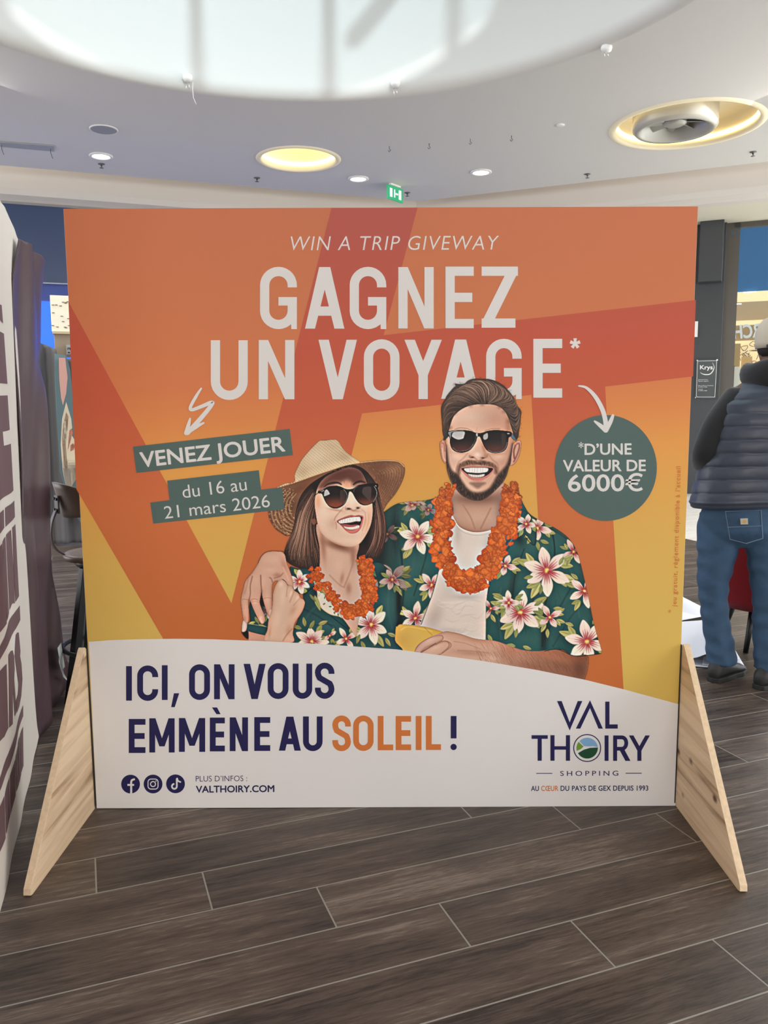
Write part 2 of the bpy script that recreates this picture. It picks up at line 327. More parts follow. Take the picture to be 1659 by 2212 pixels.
    stroke(MF([(585,1370),(600,1415),(640,1400),(690,1430),(730,1462),(790,1440),(850,1410),(885,1395),(890,1360)]), (.6,1.6,.6), (136,86,72), .55, 3, F)
    blob(MF([(635,1405)])[0], 4, 2, (86,46,38), .8, 0, F); blob(MF([(812,1415)])[0], 4.5, 2, (86,46,38), .8, 0, F)
    stroke(MF([(560,1330),(470,1430),(400,1490),(370,1570)]), (.6,1.8,.6), (160,112,92), .55, 5, F); stroke(MF([(900,1340),(980,1450),(1060,1520),(1090,1640)]), (.6,1.8,.6), (150,102,84), .5, 5, F)
    stroke(MF([(715,900),(700,960)]), 1., (180,130,110), .4, 3, F); stroke(MF([(330,930),(420,905),(540,915),(640,955)]), 1.2, (120,80,66), .6, 2, F); stroke(MF([(850,950),(960,920),(1100,915)]), 1.2, (120,80,66), .6, 2, F)
    # beard
    be = MF([(182,1200),(185,1450),(200,1620),(240,1760),(300,1880),(370,1970),(450,2055),(560,2118),(680,2148),(800,2140),(920,2070),(1050,1950),(1150,1840),(1220,1720),(1260,1580),(1290,1500),(1320,1180),(1285,1350),(1230,1520),(1150,1620),(1060,1720),(1000,1830),(930,1930),(830,1990),(720,2010),(620,1990),(530,1920),(440,1790),(380,1690),(290,1640),(225,1500),(205,1350)])
    fill(be, (74,54,46), soft=10, op=.9, own=False, clip=F); fill(be, (44,33,30), soft=4, op=.45, own=False, clip=F)
    mu = MF([(360,1620),(390,1540),(450,1500),(560,1455),(700,1470),(740,1478),(800,1462),(900,1480),(1000,1520),(1065,1590),(1070,1690),(1010,1680),(990,1600),(880,1550),(720,1535),(560,1545),(450,1600),(420,1700),(380,1720)])
    fill(mu, (112,78,63), soft=6, op=.72, own=False, clip=F); fill(MF([(590,1840),(720,1825),(860,1840),(800,1890),(725,1935),(640,1890)]), (112,80,66), soft=6, op=.6, own=False, clip=F)
    BM = np.zeros_like(F); B_ = mask(be, 8); BM = np.maximum(B_, mask(mu, 4))*F
    for k in range(900):
        t = rng.uniform(-.15,1.15); x = 190+t*1120; y = rng.uniform(1350,2150)
        cx = 740; a = math.pi/2+(cx-x)/1500+rng.uniform(-.4,.4)
        stroke(MF([(x,y),(x+math.cos(a)*40,y+math.sin(a)*40)]), .8, ((48,34,30),(120,90,74),(70,52,44),(148,112,90))[rng.randint(4)], .5, 1., BM)
    for k in range(260):
        x = rng.uniform(400,1060); y = 1560-110*math.cos((x-735)/330)*.7+rng.uniform(-40,60); a = math.pi/2+(735-x)/520*-1+rng.uniform(-.3,.3)
        stroke(MF([(x,y-30),(x+math.cos(a)*34,y-30+math.sin(a)*34)]), .7, ((80,52,42),(140,100,80),(98,68,54))[rng.randint(3)], .5, 1., BM)
    # mouth
    fill(MF([(430,1600),(560,1558),(640,1548),(720,1556),(860,1558),(1000,1590),(970,1670),(890,1745),(800,1800),(720,1812),(630,1795),(540,1730),(470,1660)]), (196,128,116), soft=2, own=False, edge=(2,(160,98,86),.5))
    fill(MF([(450,1594),(560,1580),(720,1582),(880,1580),(985,1595),(950,1660),(880,1715),(800,1745),(720,1750),(620,1735),(530,1680),(470,1630)]), (44,26,24), own=False)
    fill(MF([(495,1598),(600,1584),(720,1584),(860,1584),(905,1600),(885,1650),(800,1668),(720,1672),(600,1664),(530,1650)]), (226,212,202), own=False, soft=1.4)
    fill(MF([(560,1690),(650,1700),(740,1704),(840,1690),(820,1730),(720,1748),(620,1736)]), (206,190,180), own=False, soft=1.4)
    for x in (540,585,630,672,718,772,812,850,880): stroke(MF([(x,1590),(x,1662)]), .5, (168,140,128), .7, .8)
    for x in (600,640,680,720,760,800): stroke(MF([(x,1696),(x,1742)]), .5, (160,134,122), .6, .8)
    stroke(MF([(560,1770),(660,1800),(760,1800),(860,1765)]), 2.5, (214,148,136), .6, 2.5)
    # hair
    hair = MF([(172,1110),(130,1000),(115,800),(100,620),(110,520),(170,410),(200,350),(300,230),(345,190),(338,150),(420,155),(500,145),(560,95),(650,65),(780,65),(900,68),(1000,90),(1090,130),(1180,190),(1265,280),(1320,350),(1370,430),(1400,520),(1440,570),(1470,640),(1460,720),(1452,830),(1430,950),(1420,1050),(1380,1110),(1345,1060),(1325,980),(1290,870),(1250,740),(1200,640),(1120,560),(1000,510),(850,500),(700,505),(560,535),(430,600),(330,690),(280,790),(240,930),(210,1010),(185,1100)])
    fill(hair, (72,56,49), edge=(3,(52,40,36),.6)); H_ = mask(hair)
    for x,y,rx,ry,c,op,an in [(560,330,260,90,(104,82,70),.7,-25),(980,330,160,110,(96,76,66),.6,40),(900,190,90,50,(128,100,84),.6,40),(820,400,90,60,(50,38,34),.8,0),(1380,700,60,200,(50,40,36),.7,0),(180,800,50,200,(88,68,58),.6,0),(640,130,120,50,(80,64,56),.6,0),(1290,560,60,80,(112,88,74),.5,60)]:
        blob(MF([(x,y)])[0], rx/7.9, ry/7.9, c, op, an, H_)
    G1 = [MF(g) for g in ([(300,690),(190,820),(160,950),(170,1080)],[(430,590),(250,600),(150,750),(130,950)],[(560,520),(330,480),(180,560),(115,760)],[(700,500),(420,380),(250,400),(120,560)],[(780,495),(560,330),(380,280),(200,380)],[(820,490),(680,260),(480,200),(330,240)],[(850,490),(800,250),(640,150),(450,180)],[(870,490),(900,260),(780,110),(580,110)],[(880,495),(960,300),(900,140),(700,80)],[(900,495),(1060,350),(1020,180),(860,85)],[(920,495),(1160,400),(1180,260),(1020,120)],[(960,500),(1250,450),(1300,360),(1180,220)],[(1050,520),(1310,540),(1370,480),(1310,360)],[(1130,560),(1330,680),(1410,620),(1390,520)],[(1200,640),(1350,850),(1430,760),(1440,600)],[(1270,800),(1360,980),(1420,900),(1450,700)])]
    strands(G1, 620, [(48,37,33),(96,75,64),(120,94,80),(60,46,41),(146,116,98),(84,64,55)], (.3,1.2,.3), .7, 2., H_)
    strands(G1[4:12], 70, [(176,142,120),(160,128,108)], (.2,.9,.2), .7, 2., H_)
    for k in range(90):
        t = rng.rand(); g = spline(hair, True, 1); i = rng.randint(8,32); p = g[i]+rng.randn(2)*2; a = math.atan2(p[1]-MF([(760,800)])[0][1], p[0]-MF([(760,800)])[0][0])+rng.uniform(-.9,.9)
        stroke([tuple(p),(p[0]+math.cos(a)*3,p[1]+math.sin(a)*3)], (.8,.6,.2), (70,56,50), .6, 1., own=True)
    for x,y in [(400,540),(330,650),(600,515),(1100,545),(1180,620),(1260,790),(250,900),(800,500)]: blob(MF([(x,y)])[0], 6, 5, (120,88,72), .5, 0, F)
    # sunglasses
    fill(MF([(215,985),(150,1055),(140,1120),(175,1100),(225,1050)]), (58,62,64)); fill(MF([(1290,975),(1340,1030),(1385,1115),(1340,1110),(1290,1055)]), (92,106,116), edge=(1.5,(50,56,60),.6))
    fill(MF([(210,965),(330,945),(470,938),(600,952),(690,985),(750,990),(800,985),(900,952),(1030,938),(1150,947),(1295,972),(1300,1040),(1255,1075),(1240,1180),(1200,1275),(1120,1322),(1000,1333),(900,1300),(840,1230),(795,1130),(765,1062),(740,1050),(715,1070),(700,1130),(650,1220),(580,1292),(470,1327),(360,1312),(290,1265),(255,1180),(245,1070),(218,1035)]), (34,27,25))
    for ln in ([(272,1080),(290,1000),(340,965),(500,958),(620,975),(678,1010),(683,1080),(650,1180),(580,1265),(470,1297),(370,1295),(300,1240),(270,1150)],[(808,1060),(835,1000),(900,965),(1030,952),(1180,975),(1225,1030),(1228,1150),(1190,1255),(1110,1308),(990,1318),(900,1280),(840,1200)]):
        q = MF(ln); fill(q, (40,33,31), own=False, grad=(q[0][0],MF([(0,1080)])[0][1],q[0][0],MF([(0,1310)])[0][1],(98,60,54)))
        stroke(q[7 if ln[0][0]<500 else 6:12 if ln[0][0]<500 else 11], .8, (150,140,136), .8, 1.)
    fill(MF([(285,1040),(300,990),(350,968),(497,968),(490,1050),(470,1085),(400,1102),(340,1085),(290,1052)]), (176,170,168), own=False, soft=1.5); fill(MF([(822,1035),(850,1008),(893,995),(895,1075),(850,1105),(822,1085)]), (158,150,148), own=False, soft=1.5)
    fill(MF([(222,985),(300,960),(490,955),(300,975),(270,1010),(262,1090),(245,1040)]), (150,150,150), own=False, op=.8, soft=1.5); stroke(MF([(230,978),(340,955),(480,948)]), .9, (170,170,170), .7, 1); fill(MF([(700,998),(725,998),(722,1045),(705,1045)]), (180,176,174), own=False, op=.9); stroke(MF([(1235,1000),(1262,1000)]), 1.3, (210,205,200), .9, 1)
    fill(MF([(1130,1010),(1200,1020),(1205,1150),(1150,1230)]), (72,60,56), own=False, op=.6, soft=3); stroke(MF([(690,1010),(685,1100),(640,1200)]), .8, (130,122,118), .7, 1.2)
    # lei
    lei(Mc([(545,800),(520,900),(500,960)]), 27, 1.2); lei(Mc([(510,920),(495,1050),(490,1170),(500,1290),(560,1400),(640,1465),(700,1470),(770,1400),(830,1320),(865,1240)]), 36, 1.3)
    lei(Mc([(955,810),(985,860),(985,930)]), 26, 1.2, .35); lei(Mc([(965,920),(960,1000),(940,1080),(915,1150)]), 36, 1.4); lei(Mc([(900,1110),(870,1210),(840,1290)]), 34, 1.)
    # cushion and forearm
    pil = AR([(12,110),(30,82),(70,66),(240,84),(385,124),(420,150),(330,240),(300,330),(160,340),(12,330)])
    fill(pil, (212,172,88), edge=(3,(170,130,60),.6)); P_ = mask(pil); blob(AR([(60,200)])[0], 20, 22, (188,148,70), .5, 0, P_); stroke(AR([(60,110),(120,85),(300,120)]), 2, (228,192,110), .7, 3, P_); stroke(AR([(240,90),(300,150)]), 1.5, (176,136,62), .6, 2, P_)
    arm = AR([(165,275),(210,210),(300,160),(400,122),(450,126),(520,140),(640,178),(790,195),(900,232),(1000,265),(1120,276),(1280,262),(1400,310),(1512,308),(1512,420),(1490,500),(1480,600),(700,600),(165,420)])
    fill(arm, (202,160,138), grad=AR([(620,0)])[0]+AR([(1450,0)])[0]+((134,86,64),), edge=(3,(150,100,78),.6)); A_ = mask(arm)
    for x,y,rx,ry,c,op,an in [(360,170,90,30,(216,176,154),.6,20),(600,290,150,25,(176,130,108),.6,5),(900,290,90,60,(172,116,90),.6,10),(770,330,50,30,(214,176,152),.6,0),(1250,320,180,40,(168,110,82),.6,10),(1450,420,60,80,(104,64,48),.8,0),(1100,400,200,40,(146,94,70),.6,8),(640,190,120,20,(190,142,118),.6,10)]:
        blob(AR([(x,y)])[0], rx/3.607, ry/3.607, c, op, an, A_)
    for fg, hl in (([(215,300),(222,278),(262,252),(330,222),(390,196),(440,206),(450,240),(400,280),(360,305),(300,320)],(330,245)),([(163,280),(172,250),(208,212),(258,180),(320,155),(378,150),(386,185),(330,218),(262,246),(222,276),(205,292)],(280,190))):
        fill(AR(fg), (206,164,142), edge=(2.2,(150,102,84),.8), own=False, clip=A_); blob(AR([hl])[0], 16, 6, (224,184,162), .6, -25, A_)
    stroke(AR([(330,215),(280,245),(215,285)]), 1.8, (128,80,64), .85, 1.6, A_); stroke(AR([(380,290),(430,240),(420,200),(370,200),(330,225)]), 1.5, (150,104,84), .75, 1.8, A_); stroke(AR([(470,200),(560,215),(680,260)]), 1.2, (170,124,102), .6, 2, A_); stroke(AR([(500,270),(620,275),(740,290)]), 1.2, (164,118,96), .6, 2, A_); stroke(AR([(165,275),(210,212),(300,162)]), 1.2, (146,96,76), .6, 1.5, A_)
    for k in range(420):
        x, y = rng.uniform(620,1480), rng.uniform(190,480); stroke(AR([(x,y),(x+18,y+22),(x+28,y+46)]), .6, (96,60,46), .2, .9, A_, n=2)
    sl = Mc([(1190,1930),(1290,1915),(1400,1955),(1500,1962),(1588,1950),(1580,1880),(1480,1860),(1250,1840)])
    stroke(Mc([(1200,1935),(1290,1922),(1400,1966),(1500,1963),(1588,1950)]), 1.4, (28,44,42), .9, 1.4, own=True)
    # ---------------- woman
    CUR[0] = 2
    und = Wc([(330,840),(342,920),(390,1000),(450,1045),(510,1068),(600,1000),(760,800),(1000,700),(1330,850),(1350,855),(1400,775),(1470,690),(1530,580),(1554,490),(1542,430),(1480,397),(1400,391),(1150,408),(1000,430),(700,530),(560,590),(408,635),(380,700),(345,770)])
    fill(und, (128,88,64), edge=(3,(96,62,44),.5)); U = mask(und)
    for x,y,rx,ry,c,op,an in [(1450,480,110,60,(168,122,86),.6,-20),(1330,560,90,120,(104,66,48),.7,-20),(640,640,160,50,(108,66,46),.8,-20),(420,930,40,90,(140,98,68),.6,-20),(560,800,60,100,(92,60,44),.6,20),(1250,460,120,30,(120,76,54),.6,-8)]:
        blob(Wc([(x,y)])[0], rx/4.1475, ry/4.1475, c, op, an, U)
    for k in range(12):                                     # rings of the plaited straw
        t = k/11; f = 1-.42*t
        stroke([(Wc([(950,640)])[0][0]+(q[0]-Wc([(950,640)])[0][0])*f, Wc([(950,640)])[0][1]+(q[1]-Wc([(950,640)])[0][1])*f) for q in Wc([(1340,850),(1420,760),(1500,640),(1545,520),(1535,440),(1450,410),(1300,410),(1150,430)])], 1., (84,52,38), .5, 1.2, U)
        stroke([(Wc([(760,760)])[0][0]+(q[0]-Wc([(760,760)])[0][0])*f, Wc([(760,760)])[0][1]+(q[1]-Wc([(760,760)])[0][1])*f) for q in Wc([(450,640),(370,740),(345,860),(380,980),(450,1040),(510,1062)])], 1.2, (196,156,112) if k%2 else (84,54,38), .6, 1.2, U)
    for k in range(320):
        x, y = rng.uniform(330,560), rng.uniform(640,1065); stroke(Wc([(x,y),(x+9,y+5)]), 1., ((206,168,126),(70,44,32))[rng.randint(2)], .55, .9, U)
    for k in range(300):
        x, y = rng.uniform(1150,1550), rng.uniform(400,850); stroke(Wc([(x,y),(x+6,y+9)]), .8, ((170,126,92),(84,52,38))[rng.randint(2)], .4, .9, U)
    hr = Wc([(1060,430),(940,470),(820,530),(700,610),(620,710),(580,830),(560,960),(530,1060),(495,1140),(470,1230),(490,1290),(560,1340),(660,1370),(760,1385),(830,1400),(900,1350),(950,1000),(1100,1000),(1125,1290),(1200,1300),(1260,1290),(1330,1240),(1370,1150),(1387,1000),(1372,880),(1340,760),(1310,640),(1270,560),(1200,480),(1130,440)])
    fill(hr, (62,44,38), edge=(3,(40,29,26),.6)); Hm = mask(hr)
    for x,y,rx,ry,c,op,an in [(620,1100,60,200,(120,84,68),.6,10),(700,800,50,130,(84,60,50),.6,10),(780,1100,40,240,(40,28,25),.9,-4),(760,620,100,60,(34,25,23),.9,-30),(1290,1000,40,170,(92,64,54),.6,5),(1200,1100,50,120,(36,26,24),.9,0),(1290,700,50,120,(40,30,28),.9,0),(1180,500,80,60,(36,26,24),.8,30),(560,1290,70,50,(56,38,32),.7,20),(500,1180,20,70,(50,36,32),.6,10)]:
        blob(Wc([(x,y)])[0], rx/4.1475, ry/4.1475, c, op, an, Hm)
    G2 = [Wc(g) for g in ([(720,640),(600,820),(560,1000),(500,1130),(480,1230)],[(740,660),(640,850),(590,1050),(540,1200),(530,1310)],[(750,690),(670,880),(630,1080),(600,1230),(610,1350)],[(755,740),(690,930),(680,1100),(680,1250),(700,1370)],[(750,800),(720,980),(740,1130),(760,1260),(790,1385)],[(745,880),(750,1050),(780,1180),(810,1290),(840,1370)])]
    strands(G2, 330, [(38,28,25),(96,66,54),(122,86,70),(50,36,32),(78,54,45),(146,106,88),(44,32,28)], (.4,1.4,.4), .75, 1.5, Hm); strands(G2[:4], 50, [(190,148,124),(176,134,112)], (.3,1.,.3), .6, 1.5, Hm)
    G3 = [Wc(g) for g in ([(1300,660),(1345,800),(1372,950),(1365,1100),(1320,1240)],[(1290,700),(1325,850),(1345,1000),(1330,1130),(1270,1270)],[(1285,760),(1305,900),(1310,1030),(1290,1150),(1220,1290)],[(1280,860),(1285,980),(1270,1080),(1230,1180),(1160,1290)])]
    strands(G3, 130, [(52,36,31),(104,72,60),(128,90,74),(66,46,40),(168,124,104)], (.4,1.2,.4), .7, 1.5, Hm)
    # neck and chest
    nk = Wc([(780,950),(790,1180),(790,1330),(770,1420),(820,1540),(900,1680),(980,1800),(1090,1975),(1125,1965),(1160,1800),(1240,1660),(1230,1480),(1140,1380),(1122,1260),(1118,1100)])
    fill(nk, (206,166,144), edge=(3,(150,104,84),.6)); N = mask(nk)
    for x,y,rx,ry,c,op,an in [(960,1160,170,40,(126,80,62),.8,18),(1090,1250,30,110,(150,102,82),.7,0),(820,1150,30,170,(150,102,82),.7,-5),(960,1330,60,90,(220,184,164),.6,0),(1050,1540,30,60,(160,112,92),.6,0),(990,1450,20,60,(170,122,102),.6,10),(1070,1760,40,120,(196,152,130),.6,-15)]:
        blob(Wc([(x,y)])[0], rx/4.1475, ry/4.1475, c, op, an, N)
    stroke(Wc([(1110,1240),(1060,1400),(1010,1520)]), 2, (164,116,96), .6, 4, N); stroke(Wc([(880,1420),(960,1500),(1010,1530)]), 2, (170,122,102), .6, 4, N)
    # shirt
    ws = Wc([(520,1360),(600,1360),(700,1372),(745,1460),(820,1590),(900,1710),(1000,1810),(1060,1890),(1112,1965),(1130,1890),(1150,1790),(1230,1710),(1300,1610),(1312,1500),(1290,1400),(1270,1320),(1330,1310),(1400,1360),(1480,1450),(1520,1560),(1530,1700),(1480,1850),(1465,2000),(1470,2120),(520,2060),(560,1900),(600,1800),(640,1600)])
    fill(ws, (44,82,80), edge=(4,(26,44,44),.4)); S = mask(ws)
    for x,y,rx,ry,c,op,an in [(700,1700,60,120,(36,62,64),.6,0),(860,1880,100,60,(58,100,100),.6,0),(1400,1700,60,150,(58,98,98),.6,0),(1500,1650,30,200,(18,26,26),.85,0),(620,1560,50,30,(22,30,30),.9,20),(1180,1900,30,100,(60,104,102),.5,0),(1400,1420,90,90,(26,40,40),.8,0),(760,1560,50,110,(28,44,46),.7,-25)]:
        blob(Wc([(x,y)])[0], rx/4.1475, ry/4.1475, c, op, an, S)
    folds([(Wc([(640,1720),(780,1790),(900,1880)]),2,(28,50,52),.6,4),(Wc([(760,1640),(900,1790),(1040,1900)]),1.6,(24,42,44),.7,2),(Wc([(1250,1720),(1180,1850),(1150,2000)]),1.6,(24,42,44),.7,2),(Wc([(700,1870),(920,1870),(925,2000)]),1.,(28,50,50),.6,1.5),(Wc([(1420,1500),(1400,1700),(1440,1900)]),3,(70,112,112),.3,5),(Wc([(600,1900),(700,1760),(760,1700)]),3,(62,106,106),.35,5)], S)
    for x,y,r,rot,sq,dim,n in [(1250,1865,170,20,1.,0,6),(720,2010,150,5,.9,.05,7),(1030,1990,100,60,1.2,.05,4),(1440,1460,110,30,.9,.3,5),(880,1960,70,-40,.8,.1,2)]:
        flower(Wc([(x,y)])[0], r/4.1475, n, rot, sq, S, dim, ((150,1.1),(60,1.2),(300,1.)))
    for x,y,a in [(660,1880,-100),(700,1900,-60),(780,1860,-20),(630,1900,200),(1150,1950,110),(1380,1980,60),(1400,1940,20),(1160,2010,60),(1340,1400,30),(1500,1540,60)]: leaf(Wc([(x,y)])[0], a, 20, 9, S, dim=.2)
    # collar flower and floral facing
    cf = Wc([(535,1370),(600,1372),(690,1375),(720,1440),(750,1500),(720,1530),(640,1590),(570,1560),(545,1480)])
    fill(cf, (44,80,78), edge=(2,(28,46,46),.5)); flower(Wc([(612,1478)])[0], 27, 6, 25, 1., mask(cf), 0, ((60,1.),(250,1.),(150,.9))); stroke(Wc([(560,1565),(640,1592),(725,1530),(750,1500)]), 1.6, (18,24,24), .85, 1.6)
    fc = Wc([(722,1440),(760,1490),(850,1610),(930,1710),(990,1800),(960,1790),(880,1770),(800,1710),(770,1640),(765,1560)])
    fill(fc, (206,194,174), edge=(1.5,(120,120,84),.6)); Fm = mask(fc)
    for k in range(26):
        x, y = rng.uniform(730,960), rng.uniform(1460,1790); leaf(Wc([(x,y)])[0], rng.uniform(0,360), 6, 3.5, Fm, dim=.15)
    for k in range(14):
        x, y = rng.uniform(730,960), rng.uniform(1460,1790); stroke(Wc([(x,y),(x+14,y+6),(x+10,y+18)]), .7, (124,120,88), .7, .9, Fm)
    leaf(Wc([(745,1600)])[0], 70, 34, 10, S); leaf(Wc([(700,1590)])[0], 50, 20, 6, S, dim=.3)
    # face
    face = WF([(190,700),(185,850),(205,1000),(235,1180),(285,1340),(400,1480),(560,1590),(700,1645),(860,1668),(1000,1652),(1100,1580),(1200,1440),(1290,1250),(1330,1060),(1336,880),(1300,650),(1240,470),(1180,300),(1100,170),(1000,110),(860,90),(700,140),(450,250),(320,360),(240,500)])
    fill(face, (220,186,164), edge=(4,(170,120,96),.45)); F = mask(face)
    for x,y,rx,ry,c,op,an in [(700,240,420,150,(92,54,46),.97,-14),(1050,260,180,160,(88,52,45),.95,0),(400,430,220,90,(120,74,60),.8,-20),(820,400,130,60,(186,128,100),.85,0),(1220,480,80,160,(96,58,48),.8,0),(400,1000,150,180,(234,204,184),.6,0),(250,750,60,150,(214,150,118),.7,0),(560,1200,100,100,(206,160,136),.6,0),(1260,900,50,130,(226,176,148),.6,0),(1220,1200,60,200,(204,146,116),.6,12),(900,1540,200,60,(228,194,172),.6,0),(920,780,70,120,(236,206,188),.7,0),(760,1000,60,60,(214,176,154),.5,0),(640,1640,300,45,(170,116,92),.7,22),(480,960,80,30,(222,180,158),.5,0),(980,950,120,25,(190,138,116),.6,5),(590,930,150,28,(160,110,88),.55,10)]:
        blob(WF([(x,y)])[0], rx/9.217, ry/9.217, c, op, an, F)
    fill(WF([(280,440),(430,265),(700,140),(860,92),(1010,112),(1110,190),(1190,330),(1250,490),(1100,420),(960,450),(830,330),(700,380),(560,390),(400,470),(300,520)]), (98,58,48), soft=16, op=.93, own=False, clip=F); blob(WF([(840,440)])[0], 9, 8, (206,146,118), .8, 0, F); blob(WF([(300,560)])[0], 8, 6, (190,120,96), .6, 0, F)
    stroke(WF([(760,880),(650,1010),(590,1090),(575,1140)]), (.6,1.6,.6), (166,112,92), .6, 4, F); stroke(WF([(600,1180),(615,1260),(610,1310)]), 1.2, (176,122,100), .7, 2, F); stroke(WF([(1110,920),(1190,1000),(1180,1150),(1130,1340)]), (.6,1.6,.6), (186,130,106), .5, 4, F); stroke(WF([(1210,1020),(1230,1150),(1160,1380)]), 1.6, (240,198,168), .6, 2.5, F)
    stroke(WF([(800,860),(790,920),(830,940),(860,905),(900,915),(950,950),(1020,920),(1050,890),(1085,900),(1090,860)]), (1,1.6,1), (160,106,88), .5, 2.2, F); blob(WF([(858,912)])[0], 5, 2.2, (60,30,26), .95, 5, F); blob(WF([(1042,895)])[0], 3.5, 2.4, (60,30,26), .9, 0, F)
    stroke(WF([(370,480),(440,425),(560,395),(650,395),(715,430)]), (1.5,5,2.5), (52,34,30), .85, 2., F); stroke(WF([(955,430),(1020,385),(1100,368),(1185,385)]), (2.5,4.5,2.5), (46,30,27), .85, 2., F)
    for k in range(24): x = rng.uniform(720,930); stroke(WF([(x,rng.uniform(360,420)),(x+rng.uniform(-10,10),500)]), 1, (214,158,128), .35, 2, F)
    # mouth
    fill(WF([(620,1160),(750,1085),(900,1035),(980,1050),(1060,1035),(1150,1062),(1148,1150),(1105,1290),(1020,1385),(900,1402),(800,1345),(700,1235)]), (198,120,108), soft=1.5, own=False, edge=(2,(170,96,86),.5))
    fill(WF([(638,1165),(760,1105),(900,1070),(1080,1062),(1132,1082),(1118,1150),(1082,1250),(1000,1312),(880,1326),(780,1285),(700,1222)]), (40,22,21), own=False)
    fill(WF([(690,1225),(800,1215),(900,1230),(1030,1225),(1030,1260),(880,1290),(760,1270)]), (170,98,94), own=False, soft=2)
    fill(WF([(652,1168),(700,1135),(790,1105),(900,1080),(1060,1068),(1096,1095),(1090,1160),(1000,1162),(900,1185),(800,1195),(740,1203),(690,1205)]), (232,216,204), own=False, soft=1.3, edge=(1,(196,170,156),.5))
    fill(WF([(760,1262),(830,1275),(950,1272),(1060,1240),(1065,1285),(980,1318),(880,1324),(800,1300)]), (222,204,192), own=False, soft=1.3)
    for x in (692,735,780,830,880,950,1010,1062): stroke(WF([(x,1190),(x+4,1110)]), .5, (176,150,136), .7, .8)
    for x in (820,860,900,945,990,1030): stroke(WF([(x,1312),(x,1262)]), .5, (176,150,136), .6, .8)
    stroke(WF([(830,1360),(950,1372),(1060,1310)]), 2.5, (222,142,128), .7, 2.5)
    # her sunglasses
    stroke(WF([(165,665),(230,610),(290,560)]), 1.8, (60,44,38), .9, 1.4); fill(WF([(245,570),(280,540),(360,515),(420,475),(500,455),(600,448),(700,470),(800,515),(900,518),(960,500),(1050,440),(1200,415),(1320,405),(1442,415),(1442,500),(1425,640),(1370,760),(1290,820),(1180,846),(1080,812),(1000,720),(940,610),(900,572),(868,585),(840,700),(780,820),(680,890),(580,907),(480,872),(400,780),(350,670),(320,612),(255,605)]), (32,24,23))
    for ln in ([(372,610),(400,535),(520,492),(660,490),(770,530),(818,610),(808,720),(750,815),(640,876),(540,872),(450,828),(392,720)],[(968,560),(1000,503),(1100,462),(1250,450),(1370,472),(1400,560),(1388,680),(1330,780),(1220,828),(1120,808),(1040,740),(985,640)]):
        q = WF(ln); fill(q, (36,27,26), own=False, grad=(q[0][0],WF([(0,600)])[0][1],q[0][0],WF([(0,860)])[0][1],(132,74,56)))
    fill(WF([(372,620),(385,555),(430,530),(480,600),(470,625),(375,662)]), (164,158,156), own=False, soft=1.5); fill(WF([(690,560),(760,545),(805,620),(795,720),(740,800),(700,760)]), (86,70,64), own=False, op=.6, soft=2.5); fill(WF([(1140,510),(1190,475),(1300,480),(1310,600),(1280,760),(1220,700),(1130,600)]), (84,70,66), own=False, op=.65, soft=2.5)
    stroke(WF([(760,530),(815,600),(822,700),(760,825)]), .9, (170,158,152), .8, 1.2); stroke(WF([(1370,470),(1415,560),(1410,660),(1350,775)]), .9, (180,170,164), .8, 1.2); stroke(WF([(960,570),(975,515),(1040,460)]), .8, (150,140,134), .7, 1.2); stroke(WF([(285,555),(340,535),(360,550),(320,572)]), .9, (190,180,174), .8, 1); stroke(WF([(380,500),(470,458),(600,452)]), .8, (190,160,140), .6, 1.2); stroke(WF([(1395,450),(1405,460)]), 1.2, (200,195,190), .9, 1)
    # ear, lei, hat
    fill(WF([(120,1130),(190,1110),(225,1180),(170,1230),(130,1200)]), (140,92,74), own=False, soft=2, op=.8)
    lei(Wc([(745,1400),(830,1530),(930,1650),(1040,1740),(1130,1740),(1200,1690),(1255,1590)]), 25, 1.25); lei(Wc([(1190,1300),(1200,1380),(1215,1460),(1240,1560)]), 26, 1.5)
    cr = Wc([(408,635),(480,600),(562,582),(566,520),(600,440),(640,370),(700,300),(760,238),(792,214),(850,211),(900,203),(940,207),(970,237),(1005,292),(1060,340),(1120,382),(1152,412),(1080,426),(1000,444),(880,484),(760,524),(620,575),(500,614)])
    fill(cr, (205,180,146), edge=(2,(176,144,110),.4)); K = mask(cr)
    for x,y,rx,ry,c,op,an in [(760,360,120,80,(220,200,170),.7,-30),(1020,370,80,60,(176,146,112),.6,30),(640,500,60,60,(184,156,122),.6,0),(900,260,70,40,(196,170,136),.5,20),(900,440,200,30,(214,190,156),.5,-16)]:
        blob(Wc([(x,y)])[0], rx/4.1475, ry/4.1475, c, op, an, K)
    for j in range(26):
        y0 = 225+j*14
        for k in range(46):
            x = 560+k*13+rng.uniform(-2,2); y = y0+(860-x)*.28+((x-860)/300)**2*-12; stroke(Wc([(x,y),(x+7,y-1)]), .8, (150,120,88) if (j+k)%2 else (232,214,184), .42, .9, K)
    stroke(Wc([(410,634),(560,588),(760,520),(1000,440),(1150,411),(1300,395),(1420,393),(1500,405),(1548,450)]), (1.4,2.2,1.4), (200,164,124), .9, 1.2, own=True)
    for k in range(90):
        t = rng.rand(); x = 420+t*730; y = 634-t*222; stroke(Wc([(x,y-4),(x+4,y+6)]), .9, (132,92,62), .6, .9)
    # ---------------- the man's hand on her shoulder
    slv = Wc([(160,1690),(200,1600),(300,1560),(360,1560),(350,1750),(325,1900),(310,1965),(150,1925),(92,1915),(120,1850),(165,1830)])
    fill(slv, (42,78,76), edge=(3,(24,40,40),.5)); S = mask(slv)
